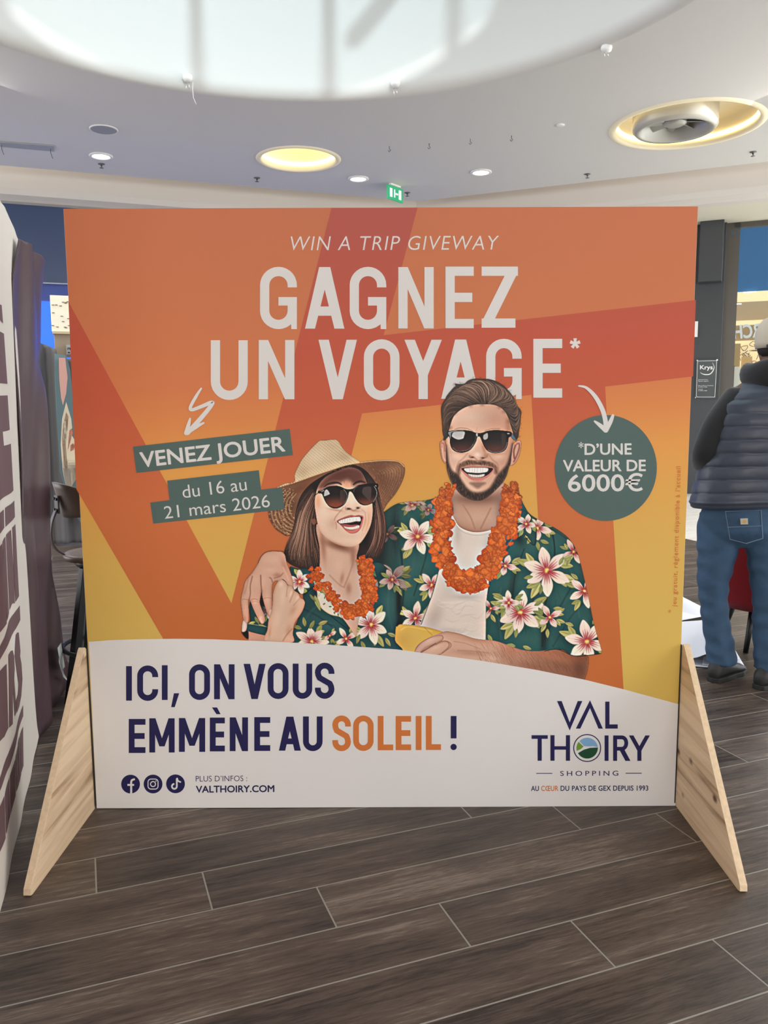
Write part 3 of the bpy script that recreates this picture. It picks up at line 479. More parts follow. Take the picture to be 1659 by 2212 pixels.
    flower(Wc([(320,1740)])[0], 20, 5, 0, 1, S, .15, ((200,1.),(100,1.))); leaf(Wc([(210,1790)])[0], 60, 18, 7, S, dim=.2); leaf(Wc([(150,1860)])[0], -20, 16, 7, S); leaf(Wc([(240,1860)])[0], 20, 18, 6, S); blob(Wc([(270,1700)])[0], 10, 30, (20,28,28), .8, 0, S)
    CUR[0] = 1
    hand = HD([(350,300),(400,190),(480,112),(600,85),(760,90),(830,150),(860,270),(920,430),(970,580),(988,700),(950,730),(880,700),(770,640),(680,620),(620,670),(605,780),(602,900),(600,1100),(590,1220),(545,1250),(515,1180),(470,1050),(432,900),(418,800),(400,880),(382,1000),(410,1100),(462,1230),(476,1330),(440,1388),(395,1370),(335,1260),(270,1120),(228,1010),(192,960),(182,1050),(190,1200),(182,1340),(130,1388),(92,1330),(60,1130),(45,950),(90,750),(130,610),(250,460)])
    fill(hand, (204,160,138), edge=(3,(160,112,92),.6)); Hh = mask(hand)
    for x,y,rx,ry,c,op,an in [(600,230,160,100,(212,172,150),.7,0),(820,330,60,160,(176,126,104),.6,-20),(560,430,120,60,(214,174,152),.6,0),(700,520,80,50,(168,116,94),.6,0),(460,600,50,120,(214,172,150),.6,0),(320,620,50,100,(214,172,150),.6,0),(100,800,40,120,(190,142,120),.5,0),(130,1100,30,100,(206,162,142),.6,0),(110,1300,40,60,(176,124,104),.5,0),(300,1000,50,40,(220,180,160),.6,0),(400,1290,30,40,(228,190,172),.8,0),(520,950,40,80,(216,176,154),.6,0)]:
        blob(HD([(x,y)])[0], rx/8.295, ry/8.295, c, op, an, Hh)
    folds([(HD([(250,540),(215,700),(215,850),(190,960)]),1.8,(138,92,76),.75,2.5),(HD([(400,520),(405,680),(418,800)]),2.,(132,86,70),.75,2.5),(HD([(610,640),(590,580),(560,560)]),2,(140,92,76),.6,2.5),(HD([(180,560),(150,720),(110,850)]),1.3,(170,122,102),.5,3),(HD([(230,960),(290,940),(350,960)]),.9,(150,100,84),.6,1.5),(HD([(230,1000),(290,990),(360,1000)]),.8,(150,100,84),.5,1.5),(HD([(450,940),(520,920),(590,930)]),.9,(150,100,84),.5,1.5),(HD([(60,960),(110,945),(170,960)]),.9,(150,100,84),.5,1.5),(HD([(800,380),(850,480),(900,600)]),2,(222,184,162),.5,4),(HD([(640,570),(740,540),(800,480)]),1.4,(140,92,74),.6,2.5)], Hh)
    fill(HD([(370,1290),(410,1285),(440,1330),(440,1380),(405,1365)]), (216,182,168), op=.8, own=False, edge=(1,(170,120,100),.5)); stroke(HD([(350,300),(410,180),(490,108),(600,82),(760,88),(840,100)]), 1.2, (52,40,36), .8, 1.2, own=True)
    fill(HD([(560,1150),(595,1140),(590,1215),(560,1240)]), (214,180,166), op=.7, own=False)
    CUR[0] = 2
    fill(HD([(180,1520),(500,1590),(485,1720),(178,1700)]), (190,144,124), smooth=False, edge=(3,(150,104,86),.5))
    cuff = HD([(150,1378),(300,1405),(505,1440),(498,1600),(320,1560),(140,1510)]); fill(cuff, (46,82,82), smooth=False, edge=(2,(30,54,54),.6)); fill(HD([(140,1510),(180,1540),(178,1660),(110,1620),(55,1530),(80,1480)]), (22,32,32), soft=1.5); fill(HD([(80,1330),(155,1385),(135,1510),(60,1520)]), (208,190,176), edge=(2,(120,90,80),.5)); stroke(HD([(155,1385),(300,1405),(505,1440)]), 1., (190,190,150), .7, 1.2)
    wh = HD([(720,612),(790,585),(850,630),(890,690),(960,705),(1005,790),(1075,840),(1110,910),(1168,955),(1190,1020),(1150,1150),(1060,1300),(1005,1400),(975,1560),(965,1720),(480,1700),(520,1500),(545,1300),(590,1150),(610,1000),(617,850),(660,700)])
    fill(wh, (210,174,150), edge=(4,(164,118,94),.65)); Hw = mask(wh)
    for x,y,rx,ry,c,op,an in [(800,900,60,200,(222,190,168),.6,5),(940,850,30,80,(228,196,174),.7,20),(1060,920,40,60,(226,194,172),.6,30),(980,1150,60,120,(188,144,118),.6,30),(700,1300,80,200,(220,186,162),.6,10),(900,1500,60,120,(184,138,112),.6,15),(560,1550,30,120,(186,142,118),.6,5),(760,680,50,60,(226,194,172),.6,0)]:
        blob(HD([(x,y)])[0], rx/8.295, ry/8.295, c, op, an, Hw)
    folds([(HD([(890,690),(870,800),(860,900)]),1.3,(176,130,106),.6,3),(HD([(1000,800),(960,900),(920,1000)]),1.4,(170,124,100),.6,3),(HD([(1105,920),(1040,1000),(990,1060)]),1.2,(176,130,106),.6,3),(HD([(960,1480),(870,1580),(800,1690)]),1.6,(160,112,88),.7,3),(HD([(790,585),(850,630),(890,690)]),1.8,(60,38,32),.8,1.6),(HD([(1060,1300),(1150,1150),(1190,1020)]),1.2,(176,126,104),.6,2)], Hw)
    # the crisp local contrast of the print
    def blur(a, r):
        for ax in (0,1):
            c = np.cumsum(np.concatenate([np.repeat(a.take([0],ax), r+1, ax), a, np.repeat(a.take([-1],ax), r, ax)], ax), ax)
            a = (c.take(range(2*r+1, c.shape[ax]), ax)-c.take(range(0, c.shape[ax]-2*r-1), ax))/(2*r+1)
        return a
    wgt = np.clip(ALP,0,1)[...,None]; 
    for r, k in ((14,.36),(3,.3),(1,.2)):
        bl = blur(blur(IMG*wgt, r), r)/np.maximum(blur(blur(wgt, r), r), .05); IMG[:] = IMG+(IMG-bl)*k*wgt
    # grain of the print
    IMG[:] = np.clip(IMG+rng.randn(PH_,PW_,1)*1.6, 0, 255)
# ---------------------------------------------------------------- setting: floor
def floor_mat():
    m = bpy.data.materials.new('wood_look_tiles'); m.use_nodes = True; nt = m.node_tree; N = nt.nodes; L = nt.links; b = N['Principled BSDF']
    def mth(op, a, c=None, d=None):
        n = N.new('ShaderNodeMath'); n.operation = op
        for i, x in enumerate((a, c, d)):
            if x is None: continue
            if isinstance(x, (int,float)): n.inputs[i].default_value = x
            else: L.new(x, n.inputs[i])
        return n.outputs[0]
    g = N.new('ShaderNodeNewGeometry'); sp = N.new('ShaderNodeSeparateXYZ'); L.new(g.outputs['Position'], sp.inputs[0]); x, y = sp.outputs[0], sp.outputs[1]
    c, s = math.cos(R(20.5)), math.sin(R(20.5))
    u = mth('ADD', mth('MULTIPLY', x, c), mth('MULTIPLY', y, s)); v = mth('SUBTRACT', mth('MULTIPLY', y, c), mth('MULTIPLY', x, s))
    vr = mth('DIVIDE', mth('SUBTRACT', v, .022), .1995); row = mth('FLOOR', vr); fv = mth('FRACT', vr)
    ur = mth('DIVIDE', mth('ADD', mth('ADD', u, 1.258), mth('MULTIPLY', row, .301)), 1.206); cl = mth('FLOOR', ur); fu = mth('FRACT', ur)
    dv = mth('MULTIPLY', mth('MINIMUM', fv, mth('SUBTRACT', 1, fv)), .1995); du = mth('MULTIPLY', mth('MINIMUM', fu, mth('SUBTRACT', 1, fu)), 1.206)
    gr = mth('LESS_THAN', mth('MINIMUM', dv, du), .0023)
    wn = N.new('ShaderNodeTexWhiteNoise'); wn.noise_dimensions = '2D'; cb = N.new('ShaderNodeCombineXYZ'); L.new(row, cb.inputs[0]); L.new(cl, cb.inputs[1]); L.new(cb.outputs[0], wn.inputs['Vector'])
    cg = N.new('ShaderNodeCombineXYZ'); L.new(mth('ADD', mth('MULTIPLY', u, 3.2), mth('MULTIPLY', wn.outputs['Value'], 31)), cg.inputs[0]); L.new(mth('MULTIPLY', v, 60), cg.inputs[1]); L.new(mth('MULTIPLY', wn.outputs['Value'], 9), cg.inputs[2])
    n1 = N.new('ShaderNodeTexNoise'); n1.inputs['Scale'].default_value = 1.; n1.inputs['Detail'].default_value = 8; n1.inputs['Roughness'].default_value = .68; n1.inputs['Distortion'].default_value = .6; L.new(cg.outputs[0], n1.inputs['Vector'])
    cg2 = N.new('ShaderNodeCombineXYZ'); L.new(mth('ADD', mth('MULTIPLY', u, 1.6), mth('MULTIPLY', wn.outputs['Value'], 17)), cg2.inputs[0]); L.new(mth('MULTIPLY', v, 7), cg2.inputs[1])
    n2 = N.new('ShaderNodeTexNoise'); n2.inputs['Scale'].default_value = 1.3; n2.inputs['Detail'].default_value = 4; L.new(cg2.outputs[0], n2.inputs['Vector'])
    cg3 = N.new('ShaderNodeCombineXYZ'); L.new(mth('MULTIPLY', u, 22), cg3.inputs[0]); L.new(mth('MULTIPLY', v, 230), cg3.inputs[1]); L.new(mth('MULTIPLY', wn.outputs['Value'], 5), cg3.inputs[2])
    n3 = N.new('ShaderNodeTexNoise'); n3.inputs['Scale'].default_value = 1.; n3.inputs['Detail'].default_value = 3; n3.inputs['Distortion'].default_value = .5; L.new(cg3.outputs[0], n3.inputs['Vector'])
    cr = N.new('ShaderNodeValToRGB'); e = cr.color_ramp.elements
    fac = mth('ADD', mth('MULTIPLY', n1.outputs['Fac'], .52), mth('ADD', mth('MULTIPLY', n2.outputs['Fac'], .42), mth('MULTIPLY', n3.outputs['Fac'], .26))); fac = mth('ADD', fac, mth('MULTIPLY', mth('SUBTRACT', wn.outputs['Value'], .5), .10)); fac = mth('SUBTRACT', fac, .08)
    L.new(fac, cr.inputs[0])
    e[0].position = .38; e[0].color = (*lin((40,32,29)), 1); e[1].position = .72; e[1].color = (*lin((138,124,111)), 1)
    k = e.new(.47); k.color = (*lin((68,57,50)), 1); k = e.new(.58); k.color = (*lin((90,77,68)), 1)
    mg = N.new('ShaderNodeMix'); mg.data_type = 'RGBA'; L.new(gr, mg.inputs['Factor']); L.new(cr.outputs[0], mg.inputs['A']); mg.inputs['B'].default_value = (*lin((144,142,132)), 1)
    # pale marble tiles beyond the wood
    mz = N.new('ShaderNodeTexNoise'); mz.inputs['Scale'].default_value = 1.1; mz.inputs['Detail'].default_value = 6; mz.inputs['Distortion'].default_value = 1.2; L.new(cg.outputs[0], mz.inputs['Vector'])
    mr = N.new('ShaderNodeValToRGB'); L.new(mz.outputs['Fac'], mr.inputs[0]); mr.color_ramp.elements[0].position = .35; mr.color_ramp.elements[0].color = (*lin((190,186,180)), 1); mr.color_ramp.elements[1].position = .5; mr.color_ramp.elements[1].color = (*lin((226,224,218)), 1)
    far = mth('MAXIMUM', mth('GREATER_THAN', u, 5.05), mth('GREATER_THAN', v, 6.9))
    mm = N.new('ShaderNodeMix'); mm.data_type = 'RGBA'; L.new(far, mm.inputs['Factor']); L.new(mg.outputs['Result'], mm.inputs['A']); L.new(mr.outputs[0], mm.inputs['B']); L.new(mm.outputs['Result'], b.inputs['Base Color'])
    rr = mth('ADD', mth('MULTIPLY', n1.outputs['Fac'], .25), .30); L.new(rr, b.inputs['Roughness']); b.inputs['Specular IOR Level'].default_value = .45
    bp = N.new('ShaderNodeBump'); bp.inputs['Strength'].default_value = .35; bp.inputs['Distance'].default_value = .004; L.new(mth('SUBTRACT', n1.outputs['Fac'], gr), bp.inputs['Height']); L.new(bp.outputs[0], b.inputs['Normal'])
    return m
o = MB().box((0,3,-.1), (34,34,.2)).build('floor', floor_mat()); tag(o, 'dark wood look floor tiles laid in diagonal rows with pale grout', kind='structure')

# ---------------------------------------------------------------- setting: ceiling with a round well, light recesses
ZC = 4.4
CW = (-.6, 2.55); RW = 3.2
white_p = mat('ceiling_paint', (206,203,198), .85, k=1.0, bump=.12, bscale=9)
L0, R0, CN = fl(0,357,ZC), fl(1659,349,ZC), fl(900,435,ZC)
def along(a, b, x): t = (x-a[0])/(b[0]-a[0]); return (x, a[1]+(b[1]-a[1])*t)
outer = [(-9,-9),(9,-9),along(CN,R0,9),(CN[0],CN[1]),along(CN,L0,-9)]
cv_small = fl(645,344,ZC); cv_big = fl(1490,282,ZC)
cv_big = np.array([3.28,6.5,ZC])
R_SM, R_BG = .455, .74
def circ(c, r, n=64, rev=False):
    P = [(c[0]+r*math.cos(2*math.pi*k/n), c[1]+r*math.sin(2*math.pi*k/n)) for k in range(n)]
    return P[::-1] if rev else P
def slab(z, holes):
    loops = [[Vector((x,y,z)) for x, y in outer]]+[[Vector((x,y,z)) for x, y in circ(c,r,96,True)] for c, r in holes]
    return [tuple(v) for l in loops for v in l], [tuple(t) for t in tessellate_polygon(loops)]
b = MB()
b.add(*slab(ZC, [(CW,RW),(cv_small,R_SM),(cv_big,R_BG)]))
b.add(*slab(ZC+.28, [(CW,RW-.10)]))
n = len(outer); b.add([(x,y,ZC) for x,y in outer]+[(x,y,ZC+.28) for x,y in outer], [(i,(i+1)%n,(i+1)%n+n,i+n) for i in range(n)])
prof = [(RW-.10*math.sin(t), ZC+.12*(1-math.cos(t))) for t in np.linspace(0, math.pi/2, 9)]+[(RW-.12,ZC+.6),(RW-.15,ZC+1.2),(RW-.18,ZC+1.85)]
b.loft([[(CW[0]+r*math.cos(a), CW[1]+r*math.sin(a), z) for a in [2*math.pi*k/96 for k in range(96)]] for r, z in prof], cap=False)
o = b.build('ceiling', white_p, fix=False); tag(o, 'white plaster ceiling with a round daylit well', kind='structure')
for p in o.data.polygons[-96*11:]: p.use_smooth = True
# rooflight bars above the well
bar = mat('rooflight_bar', (120,122,124), .6)
b = MB(); zt = ZC+1.86
TH = R(16); RZ = Matrix.Rotation(TH,3,'Z')
def lc_(x, y): v = RZ @ Vector((x,y,0)); return (CW[0]+v.x, CW[1]+v.y)
def flatbar(x1,y1,x2,y2,w=.13):
    p, q = Vector((*lc_(x1,y1),zt+.06)), Vector((*lc_(x2,y2),zt+.06)); d = q-p; b.box((p+q)/2, (d.length,w,.14), Matrix.Rotation(math.atan2(d.y,d.x),3,'Z'))
for x in (-1.9,-.3,.94,2.0): flatbar(x,-3,x,3)
flatbar(1.75,.3,1.15,-1.4); flatbar(-2.3,1.2,-2.0,-1.4)
b.prism([(*lc_(x,y),zt) for x, y in ((2.75,3),(2.75,-.8),(2.35,-1.5),(2.1,-3.2),(3.4,-3.2),(3.4,3))], (0,0,.1))
o = b.build('trim_1', bar); tag(o, 'bars and roof edge of the round rooflight', kind='structure')

gz = bpy.data.materials.new('rooflight_glazing'); gz.use_nodes = True; nt_ = gz.node_tree; nt_.nodes.remove(nt_.nodes['Principled BSDF']); tb = nt_.nodes.new('ShaderNodeBsdfTransparent'); tb.inputs[0].default_value = (.36,.42,.44,1); nt_.links.new(tb.outputs[0], nt_.nodes['Material Output'].inputs[0])
o = MB().add([(CW[0]+x,CW[1]+y,zt+.16) for x, y in circ((0,0),RW+.1,64)], [tuple(range(64))]).build('window_2', gz, fix=False); tag(o, 'tinted glazing of the rooflight', kind='structure')

# back wall of the hall, behind the viewer
o = MB().box((0,-9.1,2.35),(18.4,.2,4.7)).build('wall_back', mat('back_wall', (214,208,200), .9)); tag(o, kind='structure')

# ---------------------------------------------------------------- bulkhead and the two shop walls behind
def frame_of(a, b_):
    d = np.array([b_[0]-a[0], b_[1]-a[1]]); d /= np.linalg.norm(d); n = np.array([-d[1], d[0]])
    if n[1] < 0: n = -n
    if d[0] < 0: d = -d
    return d, n
class Wall:
    """a vertical wall: s runs along it, o goes away from the viewer"""
    def __init__(s, p, d, n, off=0): s.p = np.array(p[:2])+n*off; s.d = d; s.n = n
    def px(s, x, y, off=0):
        q = s.p+s.n*off; h = hit(x, y, (s.n[0],s.n[1],0), s.n@q); return (h[:2]-s.p)@s.d, h[2]
    def P(s, a, z, off=0): q = s.p+s.d*a+s.n*off; return (q[0], q[1], z)
    def box(s, mb, a0, a1, z0, z1, o0, o1):
        v = [s.P(a,z,o) for a in (a0,a1) for o in (o0,o1) for z in (z0,z1)]
        return mb.add(v, [(0,1,3,2),(4,6,7,5),(0,4,5,1),(2,3,7,6),(0,2,6,4),(1,5,7,3)])
dL, nL = frame_of(L0, CN); dR, nR = frame_of(R0, CN)
WL = Wall(L0, dL, nL); WR = Wall(R0, dR, nR)
wall_w = mat('bulkhead_paint', (200,194,186), .7, bump=.05)
cL = np.array(CN[:2])+nL*.45; sC = (cL-WL.p)@dL
for nm, w, s0, s1, z0 in (('wall_left', WL, -6, (np.array(CN[:2])-WL.p)@dL+.25, 4.12), ('wall_right', WR, (np.array(CN[:2])-WR.p)@dR-.25, 6, 4.10)):
    b = MB(); rings = []
    for a in (s0, s1):
        rings.append([w.P(a,5.6,.45), w.P(a,z0+.12,.42), w.P(a,z0+.05,.45), w.P(a,z0+.02,.55), w.P(a,z0,.6), w.P(a,z0,.8), w.P(a,5.6,.8)])
    b.loft(rings); o = b.build(nm, wall_w); tag(o, kind='structure')
# glow strip lying on top of the ceiling edge
strip = mat('warm_strip', (255,225,190), emit=(255,214,170), estr=1.3)
for i, (w, s0, s1) in enumerate(((WL,-5.5,(np.array(CN[:2])-WL.p)@dL),(WR,(np.array(CN[:2])-WR.p)@dR,5.5))):
    b = MB(); w.box(b, s0, s1, ZC+.3, ZC+.34, -.12, -.04); o = b.build('cove_strip', strip)
    tag(o, 'warm light strip hidden on the %s ceiling edge' % ('left', 'right')[i], 'light strip')
o = MB().add([(-9,6.5,5.6),(9,6.5,5.6),(9,12,5.6),(-9,12,5.6)], [(0,1,2,3)]).build('trim_2', wall_w, fix=False); tag(o, kind='structure')

# left: dark blue shop fascia
blue_d = mat('dark_blue_panel', (40,58,98), .35); blue_b = mat('glowing_blue', (30,80,220), .4, emit=(34,98,240), estr=.6)
def lower(off, y): return WL.px(300, y, off)[1]
b = MB(); zb0 = WL.px(105,612,.75)[1]; WL.box(b, -6, sC+1, zb0, 4.3, .75, 1.); o = b.build('wall_left_fascia', mat('blue_a', (52,68,100), .3)); tag(o, kind='structure')
b = MB(); zb1 = WL.px(105,650,.8)[1]; WL.box(b, -6, sC+1, zb1, zb0-.01, .78, 1.); o = b.build('wall_left_fascia_lower', mat('blue_b', (44,66,140), .35)); tag(o, kind='structure')
t = thing('glowing_wall_band', 'bright blue wall band with a painted-in glow above the dark curtain', 'sign', WL.P(WL.px(100,700,.8)[0], 0, .9))
b = MB(); WL.box(b, -6, sC+.5, 2.1, zb1-.01, .8, .98); b.build('band_glow', blue_b, t)  # glow stands in for lamp light on a glossy blue wall
b = MB(); WL.box(b, -6, sC+1, 0, 2.1, 1.0, 1.2); o = b.build('wall_left_lower', mat('grey_wall', (150,146,140), .8)); tag(o, kind='structure')
b = MB(); WL.box(b, -6, sC+1, zb0-.012, zb0+.004, .70, .76); o = b.build('trim_3', mat('brushed_trim', (150,156,170), .35, .6)); tag(o, kind='structure')

# right: shop front 2.6 m behind the ceiling edge
sf = np.array([5.03,10.51]); SF = Wall(sf, dR, nR)
soff = mat('soffit_cream', (206,200,182), .8)
zt_ = SF.px(1567,487)[1]; z_sof = 4.22
b = MB(); WR.box(b, (np.array(CN[:2])-WR.p)@dR-1, 6, z_sof, z_sof+.1, .7, 2.62); o = b.build('trim_4', soff); tag(o, kind='structure')
grey = mat('dark_grey_panel', (56,58,61), .5); frame_m = mat('grey_frame', (86,82,76), .4, .3)
a0, a1 = SF.px(1500,800)[0], SF.px(1557,800)[0]
b = MB(); SF.box(b, SF.px(1512,500,-.35)[0], SF.px(1564,500,-.35)[0], SF.px(1530,608,-.35)[1], z_sof, -.35, .2); SF.box(b, a0-.1, a1, 0, z_sof, -.12, .2); o = b.build('wall_pillar', grey, bevel=.01); tag(o, kind='structure')
b = MB(); SF.box(b, a1, a1+.19, 0, z_sof, -.04, .06); SF.box(b, a1+.1, a1+4, SF.px(1600,492)[1], SF.px(1600,478)[1]+.1, -.04, .06); o = b.build('window_1', frame_m); tag(o, 'grey metal frame of the shop window', kind='structure')
gl = mat('shop_glass', (235,242,240), .03, trans=1., spec=.5); MATS['shop_glass'].node_tree.nodes['Principled BSDF'].inputs['IOR'].default_value = 1.08
b = MB(); SF.box(b, a1+.18, a1+4, .05, SF.px(1600,490)[1], 0, .012); o = b.build('window_1_glass', gl); tag(o, kind='structure')
# metal edge strips left of the pillar
ms = mat('satin_steel', (140,134,126), .3, .8)
b = MB(); SF.box(b, a0-.16, a0-.10, 0, z_sof, -.14, -.06); SF.box(b, a0-.08, a0-.04, 0, z_sof, -.14, -.06); o = b.build('trim_5', ms); tag(o, kind='structure')
b = MB(); SF.box(b, a0-.5, a0-.1, 0, z_sof, -.05, .1); SF.box(b, a0-5.5, a0-.5, 0, 3.9, 0, .2); o = b.build('wall_right_lower', mat('pale_panel', (150,138,130), .6)); tag(o, kind='structure')
b = MB(); SF.box(b, a0-1.15, a0-.85, 0, z_sof, -.4, .1); o = b.build('wall_pilaster', mat('white_column', (214,214,214), .6)); tag(o, kind='structure')
b = MB(); SF.box(b, a0-5.5, a0-1.15, 3.9, z_sof, .05, .2); o = b.build('wall_right_gap', mat('dark_gap', (50,46,46), .6)); tag(o, kind='structure')
a_, z_ = SF.px(1502,711,-.2); b = MB(); SF.box(b, a_-.035, a_+.035, z_-.12, z_+.12, -.2, -.14); o = b.build('door_sensor', mat('white_plastic', (225,222,218), .4)); tag(o, 'small white sensor box on the steel strip by the grey pillar', 'sensor')
# inside the shop; surfaces carry a faint glow that stands in for light
IN = 1.5
def inside(nm, m, x0, x1, y0, y1, off, th=.05, label=None, cat=None, kind=None, bev=0):
    p0, q1 = SF.px(x0, y1, off); p1, q0 = SF.px(x1, y0, off); b = MB(); SF.box(b, p0, p1, q1, q0, off, off+th); o = b.build(nm, m, bevel=bev)
    return tag(o, label, cat, kind=kind)
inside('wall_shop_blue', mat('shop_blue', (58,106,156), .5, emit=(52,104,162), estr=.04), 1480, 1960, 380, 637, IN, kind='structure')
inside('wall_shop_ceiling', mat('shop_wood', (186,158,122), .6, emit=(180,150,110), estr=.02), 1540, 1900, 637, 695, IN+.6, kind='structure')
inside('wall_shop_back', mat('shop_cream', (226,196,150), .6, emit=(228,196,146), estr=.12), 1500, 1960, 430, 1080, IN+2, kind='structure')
sg = inside('shop_sign', mat('sign_tan', (176,146,108), .6, emit=(170,140,100), estr=.02), 1540, 1900, 690, 738, IN, label='tan sign board with white mirrored capital letters inside the shop window', cat='sign')
for (x, y) in ((1588,657),(1620,631)):  # glowing bars stand in for lamps reflected in the window
    b = MB(); a_, z_ = SF.px(x, y, IN-.05); SF.box(b, a_-.10, a_+.10, z_-.007, z_+.007, IN-.06, IN-.04)
    b.build('reflected_lamp', mat('reflection_white', (255,255,250), emit=(255,250,240), estr=2.), sg)
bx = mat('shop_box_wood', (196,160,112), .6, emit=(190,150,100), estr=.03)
for i, (x0,x1,y0,y1,off) in enumerate(((1572,1600,742,790,.5),(1600,1625,770,800,.9))):
    inside('wooden_display_box', bx, x0, x1, y0, y1, off, .4, label=('pale wooden box on the wall just inside the shop window, under the sign', 'smaller pale wooden box beyond the first one inside the shop window')[i], cat='box')
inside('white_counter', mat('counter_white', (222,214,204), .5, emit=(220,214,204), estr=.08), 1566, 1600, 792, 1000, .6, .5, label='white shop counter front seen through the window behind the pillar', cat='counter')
inside('dark_doorway', mat('doorway_dark', (70,66,62), .6), 1574, 1587, 782, 1000, .55, .04, kind='structure').name = 'door_1'
# line drawings on the shop's back wall
b = MB(); rr = random.Random(3)
for k in range(34):
    x, y = rr.uniform(1592,1655), rr.uniform(742,860); a_, z_ = SF.px(x, y, IN+1.97); q = []
    for j in range(7): a = j*.9+k; q.append(SF.P(a_+math.cos(a)*rr.uniform(.02,.09), z_+math.sin(a)*rr.uniform(.02,.08), IN+1.97))
    b.tube(q, .006, 5)
o = b.build('wall_drawings', mat('ink', (40,40,44), .6)); tag(o, kind='structure')
# ---------------------------------------------------------------- the big printed panel
KP = 1.12                                   # print ink reflectance
def vgrad(name, stops, k=KP*.92, slope=0.):
    m = bpy.data.materials.new(name); m.use_nodes = True; nt = m.node_tree; b = nt.nodes['Principled BSDF']; b.inputs['Roughness'].default_value = .55; b.inputs['Specular IOR Level'].default_value = .3
    g = nt.nodes.new('ShaderNodeNewGeometry'); sp = nt.nodes.new('ShaderNodeSeparateXYZ'); nt.links.new(g.outputs['Position'], sp.inputs[0])
    ad = nt.nodes.new('ShaderNodeMath'); ad.operation = 'MULTIPLY_ADD'; nt.links.new(sp.outputs[0], ad.inputs[0]); ad.inputs[1].default_value = slope; nt.links.new(sp.outputs[2], ad.inputs[2])
    mr = nt.nodes.new('ShaderNodeMapRange'); mr.inputs[1].default_value = 0; mr.inputs[2].default_value = 2.1; nt.links.new(ad.outputs[0], mr.inputs[0])
    cr = nt.nodes.new('ShaderNodeValToRGB'); nt.links.new(mr.outputs[0], cr.inputs[0]); el = cr.color_ramp.elements
    S = sorted([(pan(830,y)[2]/2.1, c) for y, c in stops])
    el[0].position, el[0].color = S[0][0], (*np.clip(np.array(lin(S[0][1]))*k,0,1),1); el[1].position, el[1].color = S[-1][0], (*np.clip(np.array(lin(S[-1][1]))*k,0,1),1)
    for p, c in S[1:-1]: e = el.new(p); e.color = (*np.clip(np.array(lin(c))*k,0,1),1)
    nt.links.new(cr.outputs[0], b.inputs['Base Color']); return m
def ink(name, c): return mat(name, c, .55, k=KP, spec=.3)
bg_m = vgrad('print_orange', [(450,(194,112,76)),(700,(200,116,74)),(820,(208,120,74)),(900,(217,134,74)),(980,(224,154,76)),(1080,(220,164,80)),(1200,(215,172,86)),(1400,(212,178,90))], slope=-.03)
band_m = vgrad('print_red_band', [(450,(176,84,74)),(600,(182,84,66)),(750,(190,84,60)),(870,(194,90,60)),(1000,(201,102,62)),(1100,(203,110,62)),(1380,(194,106,54))])
white_i = ink('print_white', (209,206,203)); navy_i = ink('print_navy', (30,27,74)); teal_i = ink('print_teal', (76,96,92)); orange_i = ink('print_orange_word', (198,112,54)); offwhite_i = ink('print_offwhite', (214,211,209)); text_or = ink('print_red_text', (196,112,60))
panel = thing('advertising_panel', 'large square orange and white holiday giveaway panel on two wooden feet', 'display panel')
q = [pan(x,y) for x, y in ((137,451),(1508,446),(1458,1741),(209,1746))]
q = [np.array([p[0],0,max(p[2],.0)]) for p in q]; q[2][2] = q[3][2] = .002
b = MB(); b.prism(q, (0,.012,0)); board = b.build('board', mat('white_board', (226,222,216), .6), panel)
b = MB(); 
for x in (-.98,.98): b.box((x,.034,1.0),(.045,.04,1.96))
for z in (.06,1.,1.95): b.box((0,.034,z),(1.9,.04,.045))
b.build('rear_frame', mat('rear_batten', (168,140,104), .7, noise=.15, nscale=(40,40,3)), panel)
b = MB().sheet([(p[0]*.9995,-.0003,p[2]) for p in q]); b.build('printed_ground', bg_m, panel, fix=False)
def P2(pts, k): return [pan(x, y, k) for x, y in pts]
def clip_y(pts): return pts
V = [(148,652),(500,1303),(716,449.5),(902,448.5),(828.6,724),(1503,648),(1497,813),(1307,835),(1347,1490),(1344,1560),(1205,1540),(1162,1113),(1148,853),(782,893),(655,1395),(355,1384),(165,1056)]
MB().sheet(P2(V,2)).build('printed_band', band_m, panel, fix=False)
curve = [(192,1386),(240,1382.5),(300,1380.5),(380,1379.5),(460,1380.5),(577,1385),(700,1391.5),(857,1402.5),(1044,1427.6),(1160,1447),(1266,1468.6),(1347,1488.6),(1466.5,1521),(1458.5,1740.5),(209.5,1745.5)]
MB().sheet(P2(curve,6)).build('printed_white_field', offwhite_i, panel, fix=False)

# ---- letter shapes drawn as strokes of even width; x right, y down, in picture units
def arc(cx, cy, rx, ry, a0, a1, n=10):
    return [(cx+rx*math.cos(R(a0+(a1-a0)*i/n)), cy+ry*math.sin(R(a0+(a1-a0)*i/n))) for i in range(n+1)]
def ribbon(path, t, closed=False):
    P = [Vector(p) for p in path]; n = len(P); A = []; B = []
    ts = t if isinstance(t, (list,tuple)) else [t]*n
    for i in range(n):
        if closed: a, c = P[i-1], P[(i+1)%n]
        else: a, c = P[max(i-1,0)], P[min(i+1,n-1)]
        d1 = (P[i]-a); d2 = (c-P[i])
        if d1.length < 1e-6: d1 = d2
        if d2.length < 1e-6: d2 = d1
        d1.normalize(); d2.normalize(); nn = Vector((-(d1.y+d2.y), d1.x+d2.x)); nn.normalize()
        k = 1/max(.35, nn.dot(Vector((-d1.y,d1.x)))); A.append(P[i]+nn*ts[i]/2*k); B.append(P[i]-nn*ts[i]/2*k)
    out = []
    for i in range(n if closed else n-1):
        j = (i+1)%n; out.append([A[i], A[j], B[j], B[i]])
    return [[tuple(p) for p in q] for q in out]
